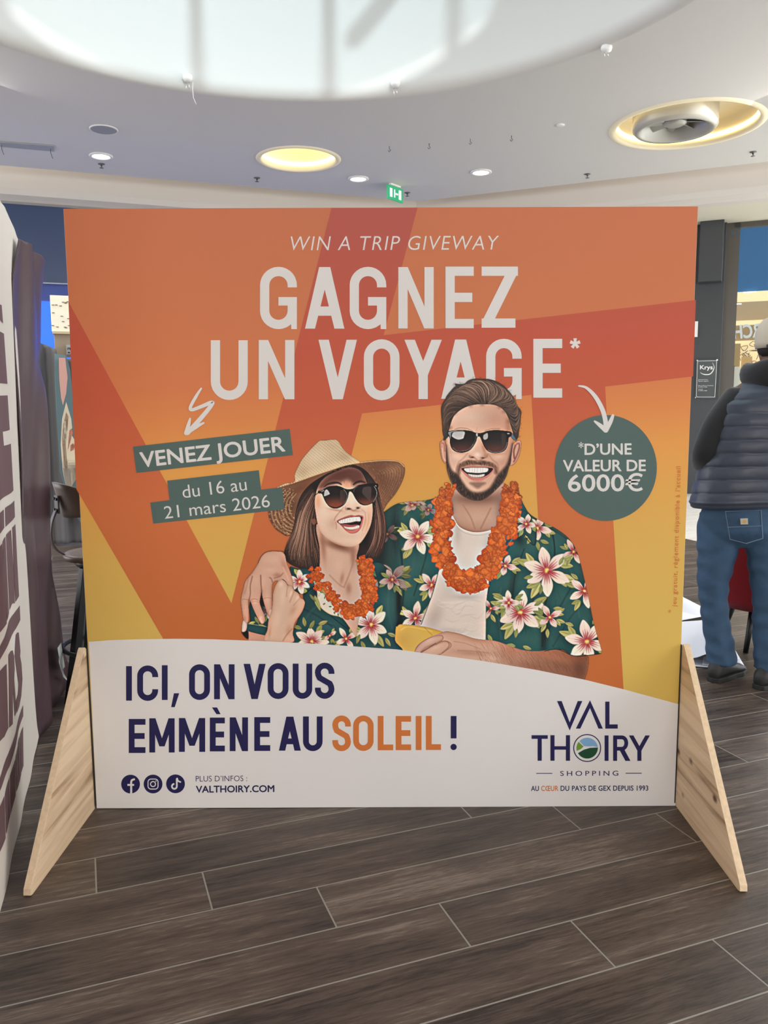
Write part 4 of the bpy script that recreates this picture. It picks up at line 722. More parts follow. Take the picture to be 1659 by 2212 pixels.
def glyph(ch, w, h, t):
    r = (w-t)/2; m = w/2; q = t/2; R_ = lambda x0,y0,x1,y1: [[(x0,y0),(x1,y0),(x1,y1),(x0,y1)]]
    if ch == 'I': return R_(0,0,w,h)
    if ch == 'L': return R_(0,0,t,h)+R_(0,h-t,w,h)
    if ch == 'T': return R_(m-t/2,0,m+t/2,h)+R_(0,0,w,t*.88)
    if ch in 'EÈ': 
        o = R_(0,0,t,h)+R_(0,0,w,t)+R_(0,h-t,w,h)+R_(0,h*.5-q,w*.95,h*.5+q)
        return o+([[(m-w*.36,-h*.30),(m-w*.02,-h*.30),(m+w*.22,-h*.1),(m-w*.06,-h*.1)]] if ch == 'È' else [])
    if ch == 'H': return R_(0,0,t,h)+R_(w-t,0,w,h)+R_(0,h*.5-t*.42,w,h*.5+t*.42)
    if ch == 'N': return R_(0,0,t,h)+R_(w-t,0,w,h)+[[(0,0),(t*1.02,0),(w,h),(w-t*1.02,h)]]
    if ch == 'M': return R_(0,0,t,h)+R_(w-t,0,w,h)+[[(0,0),(t*1.05,0),(m+t*.45,h*.82),(m-t*.45,h*.82)],[(w,0),(w-t*1.05,0),(m-t*.45,h*.82),(m+t*.45,h*.82)]]
    if ch == 'Z': return R_(0,0,w,t)+R_(0,h-t,w*.93,h)+[[(w-t*1.25,t*.6),(w,t*.6),(t*1.25,h-t*.6),(0,h-t*.6)]]
    if ch == 'V': return [[(0,0),(t*1.12,0),(m+t*.55,h),(m-t*.55,h)],[(w,0),(w-t*1.12,0),(m-t*.55,h),(m+t*.55,h)]]
    if ch == 'A': return [[(0,h),(t*1.08,h),(m+t*.6,0),(m-t*.6,0)],[(w,h),(w-t*1.08,h),(m-t*.6,0),(m+t*.6,0)],[(w*.2,h*.64),(w*.8,h*.64),(w*.84,h*.64+t),(w*.16,h*.64+t)]]
    if ch == 'Y': return R_(m-q,h*.5,m+q,h)+[[(0,0),(t*1.12,0),(m+q,h*.56),(m-q,h*.6)],[(w,0),(w-t*1.12,0),(m-q,h*.56),(m+q,h*.6)]]
    if ch == 'U': return ribbon([(q,0),(q,h-r-q)]+arc(m,h-r-q,r,r,180,0,14)[1:-1]+[(w-q,h-r-q),(w-q,0)], t)
    if ch == 'O': return ribbon([(q,h-r-q)]+[(q,r+q)]+arc(m,r+q,r,r,180,360,14)[1:-1]+[(w-q,r+q),(w-q,h-r-q)]+arc(m,h-r-q,r,r,0,180,14)[1:-1], t, True)
    if ch in 'CG':
        top = [(w-q,h*.33),(w-q,r+q)]+arc(m,r+q,r,r,360,180,14)[1:-1]+[(q,r+q)]
        bot = [(q,h-r-q)]+arc(m,h-r-q,r,r,180,0,14)[1:-1]
        if ch == 'C': return ribbon(top+bot+[(w-q,h-r-q),(w-q,h*.67)], t)
        return ribbon(top+bot+[(w-q,h-r-q),(w-q,h*.55)], t)+R_(w*.5,h*.485,w,h*.485+t*.92)+[[(w-t*.7,h*.7),(w,h*.7),(w,h),(w-t*.6,h)]]
    if ch == 'S':
        k = (h-t)/4
        P = [(w-q,h*.31),(w-q,r+q)]+arc(m,r+q,r,r,360,180,12)[1:-1]+[(q,r+q),(q+.02*w,h*.34),(w*.24,h*.42),(m,h*.5),(w*.76,h*.58),(w-q-.02*w,h*.66),(w-q,h-r-q)]+arc(m,h-r-q,r,r,0,180,12)[1:-1]+[(q,h-r-q),(q,h*.69)]
        return ribbon(P, t)
    if ch == ',': return [[(w*.35,0),(w,0),(w*.45,h),(0,h)]]
    if ch == '!': return R_(0,0,w,h*.66)+[[(w/2+w*.55*math.cos(a),h-w*.52+w*.55*math.sin(a)) for a in [2*math.pi*i/14 for i in range(14)]]]
    if ch == '*':
        o = []
        for i in range(5):
            a = R(-90+72*i); o += ribbon([(m,h/2),(m+math.cos(a)*w/2,h/2+math.sin(a)*w/2)], [t*.7,t*1.15])
        return o
def letters(name, spec, m, t, k=4, parent=panel, label=None, tilt=0.):
    """spec: (char, x0, x1, ytop, ybottom) in the photograph's frame on the panel"""
    b = MB()
    for ch, x0, x1, y0, y1 in spec:
        for poly in glyph(ch, x1-x0, y1-y0, t):
            b.sheet([pan(x0+px+tilt*((y1-y0)-py), y0+py, k) for px, py in poly])
    return tag(b.build(name, m, parent, fix=False), label)
letters('headline_lettering', [('G',561.8,641.4,576.5,711),('A',658.9,744,577,710),('G',755.4,834.4,576.5,711),('N',860.5,936.9,577,709.5),('E',962.3,1023.3,576,709),('Z',1040.3,1118.8,576,708)], white_i, 20, k=3)
letters('headline_lettering', [('U',455.5,535.3,735,864),('N',559,636,734.5,862.5)], white_i, 20, k=3)
letters('headline_lettering', [('V',688,771,734,862.5),('O',786,863,733,864.5),('Y',873.7,954.4,734,862),('A',953,1037,733.5,861.5),('G',1050,1126.8,732,862),('E',1152,1214.3,732,859)], white_i, 20, k=3)
letters('headline_asterisk', [('*',1231,1253.5,731,753)], white_i, 6.5, k=3)
L1 = [('I',272.8,285.3,1438.5,1513),('C',296.8,342,1437,1513.5),('I',350,362.5,1436.5,1511.5),(',',370,387.5,1497,1527),('O',408.8,454,1434.5,1511.5),('N',462.8,507,1434.5,1510),('V',526.4,574,1433.5,1509.5),('O',578.5,623.5,1432,1509.5),('U',632.5,674.5,1433,1509),('S',680.5,722.5,1431,1509)]
L2 = [('E',278.6,314.7,1552.5,1626),('M',323,377.6,1551,1625),('M',387,443.5,1550.5,1623.5),('È',453.6,486,1549.5,1622.5),('N',496.5,536,1549,1622),('E',549.5,584,1548.5,1621.5),('A',602.6,650,1547.5,1621),('U',654.7,697,1547,1622)]
for W_ in (L1[:4], L1[4:6], L1[6:], L2[:6], L2[6:], [('!',973.5,986,1546,1619.5)]): letters('slogan_lettering', W_, navy_i, 12.6, k=8)
letters('slogan_orange_word', [('S',718,758,1545,1622),('O',763,807,1545,1621.5),('L',816,849.5,1546,1620),('E',854.8,888,1546,1619.8),('I',898,910.4,1546,1619.6),('L',919.9,952.5,1546,1619.4)], orange_i, 12.4, k=8, label='orange word in the slogan')
# logo
b = MB()
def lg(polys, x0, y0, k=8):
    for p in polys: b.sheet([pan(x0+x, y0+y, k) for x, y in p])
lg([[(0,0),(10,0),(27.2,46),(27.2,63.5)],[(54.6,0),(44.6,0),(27.2,46),(27.2,63.5)]],1203,1513.8)
lg([[(0,61.4),(9.6,61.4),(30.5,17),(30.5,0)],[(58.4,61.4),(48.8,61.4),(30.5,17),(30.5,0)]],1243.6,1512)
lg(glyph('L',27,58.4,9.2),1307,1515); b.build('logo_lettering', navy_i, panel, fix=False); b = MB(); lg(glyph('T',35,55.2,9),1148,1587.5); lg(glyph('H',42.4,55.2,9),1188.6,1587.5); lg(glyph('I',8.6,55,9),1305.6,1588); 
lg([[(0,0),(8.6,0),(8.6,55),(0,55)]]+ribbon([(4,4.2),(18,4.2)]+arc(19,16.5,9.5,12.3,-90,90,12)+[(4,28.8)],8.2)+[[(13,30),(23,28),(37.5,55),(26.5,55)]],1324,1588)
lg(glyph('Y',45.4,55,8.8),1358,1588)
logo_t = b.build('logo_lettering', navy_i, panel, fix=False); b = MB(); lg(ribbon([(29*math.cos(a),29*math.sin(a)) for a in [2*math.pi*i/48 for i in range(48)]],2.2,True),1268,1615.2)
logo = b.build('logo_ring', navy_i, panel, fix=False)
b = MB(); lg([[(0,-.8),(34.8,-.8),(34.8,.8),(0,.8)]],1158,1670); b.build('logo_dash', navy_i, panel, fix=False); b = MB(); lg([[(0,-.8),(34.8,-.8),(34.8,.8),(0,.8)]],1351,1669.6)
b.build('logo_dash', navy_i, panel, fix=False)
def cpoly(pts, k, m, name, par): return MB().sheet([pan(1100+x/4.366, 1460+y/4.366, k) for x, y in pts]).build(name, m, par, fix=False)
disc = [(734+107*math.cos(a),677+107*math.sin(a)) for a in [2*math.pi*i/40 for i in range(40)]]
cpoly([(660,612)]+[(734+100*math.cos(R(a)),680+100*math.sin(R(a))) for a in range(-138,-6,8)]+[(832,668),(790,660),(745,662),(705,660)], 9, ink('print_sky_blue',(118,160,196)), 'logo_sky', logo)
cpoly([(652,618),(700,664),(670,690),(634,704),(632,670),(640,640)], 9, ink('print_leaf_green',(104,140,52)), 'logo_field', logo)
cpoly([(646,726),(700,694),(760,676),(834,672)]+[(734+100*math.cos(R(a)),677+100*math.sin(R(a))) for a in range(4,152,8)], 9, ink('print_dark_green',(22,70,44)), 'logo_meadow', logo)

# ---- running text with Blender's own letterforms
FONT_CACHE = {}
def text_mesh(s, offset=0., spacing=1.):
    key = (s, offset, spacing)
    if key in FONT_CACHE: return FONT_CACHE[key]
    cu = bpy.data.curves.new('t', 'FONT'); cu.body = s; cu.offset = offset; cu.space_character = spacing; cu.resolution_u = 4; cu.fill_mode = 'FRONT'
    o = bpy.data.objects.new('t', cu); COL.objects.link(o); bpy.context.view_layer.update()
    me = o.evaluated_get(bpy.context.evaluated_depsgraph_get()).to_mesh()
    v = np.array([x.co[:2] for x in me.vertices]); f = [tuple(p.vertices) for p in me.polygons]
    bpy.data.objects.remove(o); FONT_CACHE[key] = (v, f); return v, f
CAPH = .73
def write(mb, s, p0, p1, cap, off=0., spacing=1., shear=0., conv=None, k=8, flip=False):
    bw = off*cap*1.35 if off > 0 else 0; off = min(off, 0)
    v, f = text_mesh(s, off, spacing); conv = conv or (lambda x, y: pan(x, y, k))
    cf = text_mesh('H', off)[0]; caph = cf[:,1].max(); v = v.copy(); v[:,0] += shear*v[:,1]
    x0, x1 = v[:,0].min(), v[:,0].max(); d = np.array(p1)-np.array(p0); L = np.hypot(*d); d = d/L; n = np.array([d[1],-d[0]])
    u = (v[:,0]-x0)/(x1-x0); 
    if flip: u = 1-u
    P = np.array(p0)+np.outer(u*L, d)+np.outer(v[:,1]*cap/caph, n)
    bold = [(0,0)] if not bw else [(bw*math.cos(a),bw*math.sin(a)) for a in [math.pi*i/4 for i in range(8)]]
    for dx, dy in bold:
        mb.n = getattr(mb,'n',0)+1; e = 1.5e-6*(mb.n % 90)
        W_ = [conv(x+dx, y+dy) for x, y in P]; mb.add([(p[0],p[1]-e,p[2]) for p in W_], f)
    return mb
def textpart(name, m, parent, items, k=8, **kw):
    for it in items:
        b = MB(); write(b, *it[:4], **dict(dict(k=k), **(it[4] if len(it) > 4 else {}), **kw)); o = b.build(name, m, parent, fix=False)
    return o
textpart('subtitle_lettering', white_i, panel, [('WIN A TRIP GIVEWAY',(628,541),(1078,539.5),30,dict(off=-.008,spacing=1.1,shear=.18))], k=3)
# green labels
def shape(name, pts, m, k, par=panel): return MB().sheet(P2(pts,k)).build(name, m, par, fix=False)
lab = shape('play_label', [(287.7,964.7),(626,926.3),(633,983),(295,1021.5)], teal_i, 7)
textpart('label_lettering', white_i, lab, [('VENEZ JOUER',(305.5,1009.3),(616,974),31.5,dict(off=.022))], k=8)
o0 = lambda x, y: (240+x/3.77, 830+y/3.77)
lab = shape('date_label', [o0(*p) for p in ((458,785),(1203,700),(1222,857),(1395,838),(1412,1018),(345,1135),(320,963),(478,943))], teal_i, 7)
textpart('label_lettering', white_i, lab, [('du 16 au',(396,1076),(534,1058.6),27.5,dict(off=-.002)),('21 mars 2026',(356.7,1120.5),(584,1094.7),26.5,dict(off=-.002))], k=8)
badge = shape('round_badge', [(1308.4+110*math.cos(a),1010.7+114.4*math.sin(a)) for a in [2*math.pi*i/72 for i in range(72)]], teal_i, 7)
textpart('badge_lettering', white_i, badge, [('D’UNE',(1263,982),(1363.5,981.2),23,dict(off=.022)),('VALEUR DE',(1216.5,1017.8),(1394,1017),23.5,dict(off=.022)),('6000€',(1227.3,1061),(1387.3,1060),35,dict(off=.017)),('*',(1249.5,976),(1260,976),20,dict(off=.01))], k=8)
# hand drawn arrows
def smooth(P, n=6):
    return [tuple(p) for p in spline(P, False, n)]
b = MB()
def rib(P, w, k=8, caps=True):
    Q = smooth(P); ws = list(np.interp(np.linspace(0,1,len(Q)), np.linspace(0,1,len(w)), w))
    for q_ in ribbon(Q, ws): b.sheet([pan(x,y,k) for x,y in q_])
    for p, w_ in ((Q[0],ws[0]),(Q[-1],ws[-1])): b.sheet([pan(p[0]+w_/2*math.cos(a),p[1]+w_/2*math.sin(a),k) for a in [2*math.pi*i/12 for i in range(12)]])
rib([o0(*p) for p in ((735,35),(690,105),(648,185),(662,208),(740,180),(818,150),(815,175),(730,280),(625,395))],[4,7,7,7,8,9,9,10,10])
rib([o0(*p) for p in ((645,280),(632,330),(612,398))],[4,8,9]); rib([o0(*p) for p in ((755,315),(690,350),(614,398))],[4,8,9])
b.build('hand_drawn_arrow', white_i, panel, fix=False)
b = MB(); o1 = lambda x, y: (1150+x/3.687, 800+y/3.687)
rib([o1(*p) for p in ((368,124),(430,140),(500,210),(555,310),(580,400),(583,465))],[3,6,9,10,10,10]); rib([o1(*p) for p in ((495,406),(540,440),(582,478))],[4,9,10]); rib([o1(*p) for p in ((640,360),(620,410),(584,478))],[6,9,10])
b.build('hand_drawn_arrow', white_i, panel, fix=False)
textpart('side_note', text_or, panel, [('jeu gratuit, règlement disponible à l’accueil',(1460.8,1310),(1470,1007.5),9.5,dict(off=.007,spacing=1.12)),('*',(1453.5,1324),(1454,1317),10)], k=7)
textpart('info_lettering', navy_i, panel, [('PLUS D’INFOS :',(423.2,1687.6),(534,1686.7),12,dict(off=-.008)),('VALTHOIRY.COM',(424,1711.3),(592.5,1709.8),14,dict(off=.024)),('SHOPPING',(1210,1675.3),(1335.2,1674.8),10.4,dict(off=.004,spacing=1.5)),('AU',(1147,1707.8),(1163.7,1707.7),10.6,dict(off=.016)),('DU PAYS DE GEX DEPUIS 1993',(1210.9,1707.5),(1399.6,1707),10.6,dict(off=.016,spacing=1.05))])
textpart('info_orange_word', orange_i, panel, [('CŒUR',(1169,1707.7),(1205.4,1707.6),10.6,dict(off=.016,spacing=1.05))])
# three round icons
def circp(cx, cy, r, n=32): return [(cx+r*math.cos(a),cy+r*math.sin(a)) for a in [2*math.pi*i/n for i in range(n)]]
ic = shape('round_icon', circp(282.4,1693.2,20.3), navy_i, 7)
b = MB(); f0 = lambda x, y: (240+x/2.074, 1380+y/2.074)
rib([f0(104,628),(293,1683) if 0 else f0(94,632),f0(91,642),f0(91,660),f0(91,690)],[4.2,4.2,4.2,4.2,4.6],8); 
for q_ in ribbon([f0(74,653),f0(104,653)],4): b.sheet([pan(x,y,8) for x,y in q_])
b.build('icon_letter', offwhite_i, ic, fix=False)
ic = shape('round_icon', circp(331,1693,20.3), navy_i, 7)
b = MB(); rr_ = 10.6
sq = []
for cx, cy, a in ((4.5,4.5,0),(-4.5,4.5,90),(-4.5,-4.5,180),(4.5,-4.5,270)): sq += arc(331+cx,1693+cy,6.3,6.3,a,a+90,5)
for q_ in ribbon(sq,2.,True)+ribbon(circp(331,1693,5.4,24),2.,True): b.sheet([pan(x,y,8) for x,y in q_])
b.sheet([pan(x,y,8) for x,y in circp(337.4,1686.6,1.4,10)]); b.build('icon_camera', offwhite_i, ic, fix=False)
ic = shape('round_icon', circp(379.5,1692.6,20.3), navy_i, 7)
b = MB()
for q_ in ribbon(arc(377,1698,5.3,5.3,270,0,16)[::1]+[(382.3,1698),(382.3,1681)],3.6): b.sheet([pan(x,y,8) for x,y in q_])
rib([(383,1681),(385,1686),(390,1688.6)],[3.4,3.4,3.4],8)
b.build('icon_note', offwhite_i, ic, fix=False)

# ---- the printed couple: a fine flat mesh carrying the colours of the print
paint()
for y in range(PH_):                       # stop under the white field
    pass
cx_ = np.array([c[0] for c in curve[:13]]); cy_ = np.array([c[1] for c in curve[:13]])
lim = np.interp(np.arange(PW_)+PX0, cx_, cy_)+3
ALP[(np.arange(PH_)[:,None]+PY0) > lim[None,:]] = 0
vc = bpy.data.materials.new('print_picture'); vc.use_nodes = True; nt = vc.node_tree; pb = nt.nodes['Principled BSDF']; pb.inputs['Roughness'].default_value = .55; pb.inputs['Specular IOR Level'].default_value = .3
at = nt.nodes.new('ShaderNodeAttribute'); at.attribute_name = 'ink'; nt.links.new(at.outputs['Color'], pb.inputs['Base Color'])
a2 = nt.nodes.new('ShaderNodeAttribute'); a2.attribute_name = 'cover'; nt.links.new(a2.outputs['Fac'], pb.inputs['Alpha'])
n00, n10, n11, n01 = pan(PX0,PY0), pan(PX0+PW_-1,PY0), pan(PX0+PW_-1,PY0+PH_-1), pan(PX0,PY0+PH_-1)
gx, gy = np.meshgrid(np.arange(PW_)+PX0, np.arange(PH_)+PY0)
vx = FWD+RIGHT*((gx-W/2)/FPX)[...,None]-UP*((gy-H/2)/FPX)[...,None]; tt = (0-CAM[1])/vx[...,1]
GP = CAM+vx*tt[...,None]; GP[...,1] = -.0003*5
lc = IMG/255.; lc = np.where(lc <= .04045, lc/12.92, ((lc+.055)/1.055)**2.4)*KP; lc = np.clip(lc,0,1)
import builtins
for who, nm, lb in ((1,'printed_man','printed photo of a man in sunglasses and green floral shirt'),(2,'printed_woman','printed photo of a woman in straw hat and sunglasses')):
    a = ALP > .02; own = OWN[:-1,:-1]
    near = np.zeros_like(own, bool)
    cell = (ALP[:-1,:-1] > .01)|(ALP[1:,:-1] > .01)|(ALP[:-1,1:] > .01)|(ALP[1:,1:] > .01)
    o4 = np.stack([OWN[:-1,:-1],OWN[1:,:-1],OWN[:-1,1:],OWN[1:,1:]]).max(0); o4 = np.where(OWN[:-1,:-1] > 0, OWN[:-1,:-1], o4)
    if who == 1: use = cell & ((o4 == 1)|(o4 == 0))
    else: use = cell & (o4 == 2)
    iy, ix = np.nonzero(use); idx = np.full((PH_,PW_), -1); q4 = np.stack([iy*PW_+ix, (iy+1)*PW_+ix, (iy+1)*PW_+ix+1, iy*PW_+ix+1], 1)
    uq, inv = np.unique(q4, return_inverse=True); inv = inv.reshape(q4.shape)
    me = bpy.data.meshes.new(nm); me.vertices.add(len(uq)); me.vertices.foreach_set('co', GP.reshape(-1,3)[uq].ravel().astype(np.float32))
    me.loops.add(q4.size); me.loops.foreach_set('vertex_index', inv.ravel().astype(np.int32)); me.polygons.add(len(q4)); me.polygons.foreach_set('loop_start', (np.arange(len(q4))*4).astype(np.int32))
    me.update(calc_edges=True); me.materials.append(vc)
    ca = me.color_attributes.new('ink', 'FLOAT_COLOR', 'POINT'); cc = np.ones((len(uq),4), np.float32); cc[:,:3] = lc.reshape(-1,3)[uq]; ca.data.foreach_set('color', cc.ravel())
    fa = me.attributes.new('cover', 'FLOAT', 'POINT'); fa.data.foreach_set('value', np.clip(ALP.reshape(-1)[uq],0,1).astype(np.float32))
    me.validate(); ob = bpy.data.objects.new(nm, me); COL.objects.link(ob); ob.parent = panel; tag(ob, lb)

# ---- wooden feet
def pine(name, seed, dark=1.):
    m = bpy.data.materials.new(name); m.use_nodes = True; nt = m.node_tree; N = nt.nodes; L = nt.links; b = N['Principled BSDF']; b.inputs['Roughness'].default_value = .6
    tc = N.new('ShaderNodeNewGeometry'); mp = N.new('ShaderNodeMapping'); mp.inputs['Scale'].default_value = (30,1.6,26); mp.inputs['Location'].default_value = (seed,seed,seed); L.new(tc.outputs['Position'], mp.inputs[0])
    n = N.new('ShaderNodeTexNoise'); n.inputs['Scale'].default_value = 1; n.inputs['Detail'].default_value = 5; n.inputs['Distortion'].default_value = .8; L.new(mp.outputs[0], n.inputs['Vector'])
    sp = N.new('ShaderNodeSeparateXYZ'); L.new(tc.outputs['Position'], sp.inputs[0])
    bd = N.new('ShaderNodeMath'); bd.operation = 'MULTIPLY'; bd.inputs[1].default_value = 9.; L.new(sp.outputs[2], bd.inputs[0]); fl_ = N.new('ShaderNodeMath'); fl_.operation = 'FLOOR'; L.new(bd.outputs[0], fl_.inputs[0])
    wn = N.new('ShaderNodeTexWhiteNoise'); wn.noise_dimensions = '1D'; L.new(fl_.outputs[0], wn.inputs['W'])
    ad = N.new('ShaderNodeMath'); ad.operation = 'MULTIPLY_ADD'; L.new(wn.outputs['Value'], ad.inputs[0]); ad.inputs[1].default_value = .22; L.new(n.outputs['Fac'], ad.inputs[2])
    cr = N.new('ShaderNodeValToRGB'); L.new(ad.outputs[0], cr.inputs[0]); e = cr.color_ramp.elements
    e[0].position = .32; e[0].color = (*[c*dark for c in lin((126,94,64))],1); e[1].position = .78; e[1].color = (*[c*dark for c in lin((234,208,172))],1); k = e.new(.5); k.color = (*[c*dark for c in lin((208,178,142))],1)
    v = N.new('ShaderNodeTexVoronoi'); v.inputs['Scale'].default_value = 1; m2 = N.new('ShaderNodeMapping'); m2.inputs['Scale'].default_value = (9,6,9); m2.inputs['Location'].default_value = (seed*2,seed,0); L.new(tc.outputs['Position'], m2.inputs[0]); L.new(m2.outputs[0], v.inputs['Vector'])
    kr = N.new('ShaderNodeMapRange'); kr.inputs[1].default_value = .05; kr.inputs[2].default_value = .14; L.new(v.outputs['Distance'], kr.inputs[0])
    mx = N.new('ShaderNodeMix'); mx.data_type = 'RGBA'; L.new(kr.outputs[0], mx.inputs['Factor']); mx.inputs['A'].default_value = (*lin((96,62,42)),1); L.new(cr.outputs[0], mx.inputs['B']); L.new(mx.outputs['Result'], b.inputs['Base Color'])
    return m
endg = mat('pine_end_grain', (222,196,162), .7, noise=.22, nscale=(60,24,90))
for sx, tipx, side in ((-1,-1.021,'left'),(1,1.018,'right')):
    x0 = sx*1.0165; th = .022*sx; prof = [(0.003,0),(.003,.575),(-.010,.585),(-.022,.578),(-.515,.022),(-.518,.004),(-.505,0)]
    b = MB(); b.prism([(x0,y,z) for y, z in prof], (th,0,0))
    o = b.build('panel_foot', pine('pine_'+side, 3.1 if sx < 0 else 7.7), panel, bevel=.0012); o.data.materials.append(endg)
    for p in o.data.polygons:
        if abs(p.normal.x) < .5: p.material_index = 1
    tag(o, '%s triangular pine foot' % side)
    b = MB().box((sx*1.0135,.004,1.0 if 0 else .295),(.004,.012,.57)); b.build('foot_gap_strip', mat('dark_strip', (46,40,36), .8), panel)
# ---------------------------------------------------------------- ceiling fittings
em_w = mat('lamp_glow', (255,252,244), emit=(255,250,240), estr=6.); rim_m = mat('lamp_rim', (226,224,220), .4)
for (px, py, where) in ((218,336,'left of the round glowing recess'),(774,385,'just right of the round glowing recess'),(1039,371,'between the round glowing recess and the large air outlet')):
    p = fl(px,py,ZC); t = thing('downlight', 'small white downlight '+where, 'ceiling light', p, group='small downlights in the ceiling')
    MB().lathe((p[0],p[1],p[2]), [(.135,.002),(.14,-.012),(.11,-.02),(.098,-.008),(.095,.002)], 32).build('trim_ring', rim_m, t, True)
    MB().lathe((p[0],p[1],p[2]-.012), [(.001,0),(.094,0)], 32, False).build('diffuser', em_w, t)
rec = mat('recess_paint', (240,228,196), .8); warm = mat('recess_glow', (255,238,190), emit=(255,228,160), estr=1.2)
def recess(nm, c, r, label, dep=.2, swirl=False, lipw=.06):
    t = thing(nm, label, 'ceiling recess light', c); x, y, z = c
    MB().lathe((x,y,z), [(r+lipw,0),(r+lipw*.9,-.006),(r+.03,-.016),(r+.004,-.014),(r-.01,0),(r-.005,.04)], 64, False).build('flared_lip', rec, t, True)
    MB().lathe((x,y,z), [(r-.005,.04),(r-.005,dep),(r*.93,dep+.05),(0.01,dep+.05)], 64, False).build('dish', rec if swirl else mat('dish_paint', (236,226,190), .8, emit=(255,236,180), estr=.22), t, True)
    MB().lathe((x,y,z), [(r-.012,.045),(r-.03,.05),(r-.03,.09),(r-.012,.095)], 64, False).build('glow_ring', warm, t, True)
    if swirl:
        a = .38; g = mat('vent_grey', (176,174,166), .35, .3); 
        MB().lathe((x-.12,y,z), [(a+.06,dep+.05),(a+.06,-.02),(a+.02,-.06),(a-.02,-.05),(a-.06,.06),(a-.1,.12)], 64, False).build('vent_ring', g, t, True)
        for k in range(9):
            b = MB(); an = k*2*math.pi/9; M_ = Matrix.Rotation(an,3,'Z') @ Matrix.Rotation(.5,3,'X'); v = M_ @ Vector((.21,0,0)); b.box((x-.12+v.x,y+v.y,z+.05),(.24,.075,.006),M_); b.build('vent_blade', g, t)
        MB().lathe((x-.12,y,z+.02), [(.12,.02),(.12,0),(.08,-.02),(.01,-.025)], 32).build('vent_hub', g, t, True)
        MB().lathe((x-.12,y,z), [(a-.06,.1),(a-.06,.11)], 32).build('vent_throat', mat('vent_dark', (70,70,68), .6), t)
    return t
recess('glowing_recess', cv_small, R_SM, 'round ceiling recess glowing warm yellow above the panel')
recess('air_outlet_recess', cv_big, R_BG, 'large round ceiling recess with warm rim light and grey swirl air outlet', .22, True, .07)
p = fl(224,279,ZC); t = thing('ceiling_speaker', 'round flat grey speaker grille in the ceiling at the left', 'speaker', p)
MB().lathe(tuple(p), [(.15,.001),(.15,-.008),(.135,-.012),(.13,-.004)], 40,False).build('rim', rim_m, t, True); MB().lathe((p[0],p[1],p[2]-.012), [(.001,0),(.132,0)], 40, False).build('grille', mat('speaker_grille', (148,148,150), .7), t)
p = fl(1210,270,ZC); o = MB().lathe(tuple(p), [(.05,.001),(.05,-.006),(.03,-.012),(.01,-.012)], 24).build('smoke_detector', rim_m, None, True); tag(o, 'small flat round detector on the ceiling above the panel, left of the big air outlet', 'detector')
# sprinkler heads
sprk = mat('sprinkler_metal', (110,108,106), .4, .7)
names = ['under the leftmost downlight','above the panel, left of the glowing recess','near the ceiling edge under the large air outlet','farthest back, beside the green exit sign','at the right picture edge under the air outlet']
for i, (px, py) in enumerate(((219,354),(555,384),(1269,376),(880,416),(1627,328))):
    p = fl(px,py,ZC); t = thing('sprinkler', 'tiny dark sprinkler head on the ceiling '+names[i], 'sprinkler', p, group='sprinkler heads on the ceiling')
    MB().lathe(tuple(p), [(.04,0),(.04,-.006),(.012,-.01),(.01,-.03)], 16).build('flange', sprk, t, True); MB().lathe((p[0],p[1],p[2]-.05), [(.004,.03),(.004,.004),(.025,.003),(.025,0)], 16).build('deflector', sprk, t, True)
for i, (px, py) in enumerate(((841,316),(927,310),(1016,300),(1105,293))):
    p = fl(px,py,ZC); b = MB().tube([(p[0],p[1],p[2]),(p[0],p[1],p[2]-.03),(p[0]+.015,p[1],p[2]-.045),(p[0],p[1],p[2]-.06),(p[0]-.015,p[1],p[2]-.045)], .004, 6)
    o = b.build('ceiling_hook', sprk, None, True); tag(o, ('leftmost of the four tiny hooks in a row on the ceiling','second tiny ceiling hook from the left in the row of four','third tiny ceiling hook from the left in the row of four','rightmost of the four tiny hooks in a row on the ceiling')[i], 'hook', 'row of hooks in the ceiling')
# domed hangers at the rim of the well
chrome = mat('chrome', (220,220,220), .15, 1.); domew = mat('hanger_white', (232,230,226), .4)
for i, (px, py) in enumerate(((405,170),(854,182),(1310,105))):
    p = fl(px, py, ZC+.12); v = np.array([p[0]-CW[0], p[1]-CW[1]]); v = v/np.hypot(*v)*(RW-.12); p = np.array([CW[0]+v[0], CW[1]+v[1], 0]); 
    d_ = ray(px,py); tt_ = np.hypot(*(p[:2]-CAM[:2]))/np.hypot(*d_[:2]); p = CAM+d_*tt_
    t = thing('round_hanger', ('white domed hanger with a loose wire at the rim of the bright ceiling well','white domed hanger at the well rim above the middle of the panel','white domed hanger alone on the ceiling at the right, near the air outlet')[i], 'hanger', p, group='domed hangers along the well rim')
    MB().lathe((p[0],p[1],p[2]), [(.045,.03),(.048,0),(.04,-.02),(.02,-.03),(.005,-.032)], 24).build('dome', domew, t, True)
    b = MB().tube([(p[0]-.014,p[1],p[2]-.02),(p[0]-.014,p[1],p[2]-.1 if i < 2 else p[2]-.06)], .003, 6); b.build('clip', chrome, t, True); b = MB(); b.tube([(p[0]+.014,p[1],p[2]-.02),(p[0]+.014,p[1],p[2]-.09 if i < 2 else p[2]-.06)], .003, 6); b.build('clip', chrome, t, True)
    if i == 0: MB().tube([(p[0]+.05,p[1],p[2]-.03),(p[0]+.045,p[1],p[2]-.1),(p[0]+.05,p[1],p[2]-.17),(p[0]+.075,p[1],p[2]-.23)], .0025, 6).build('loose_wire', domew, t, True)
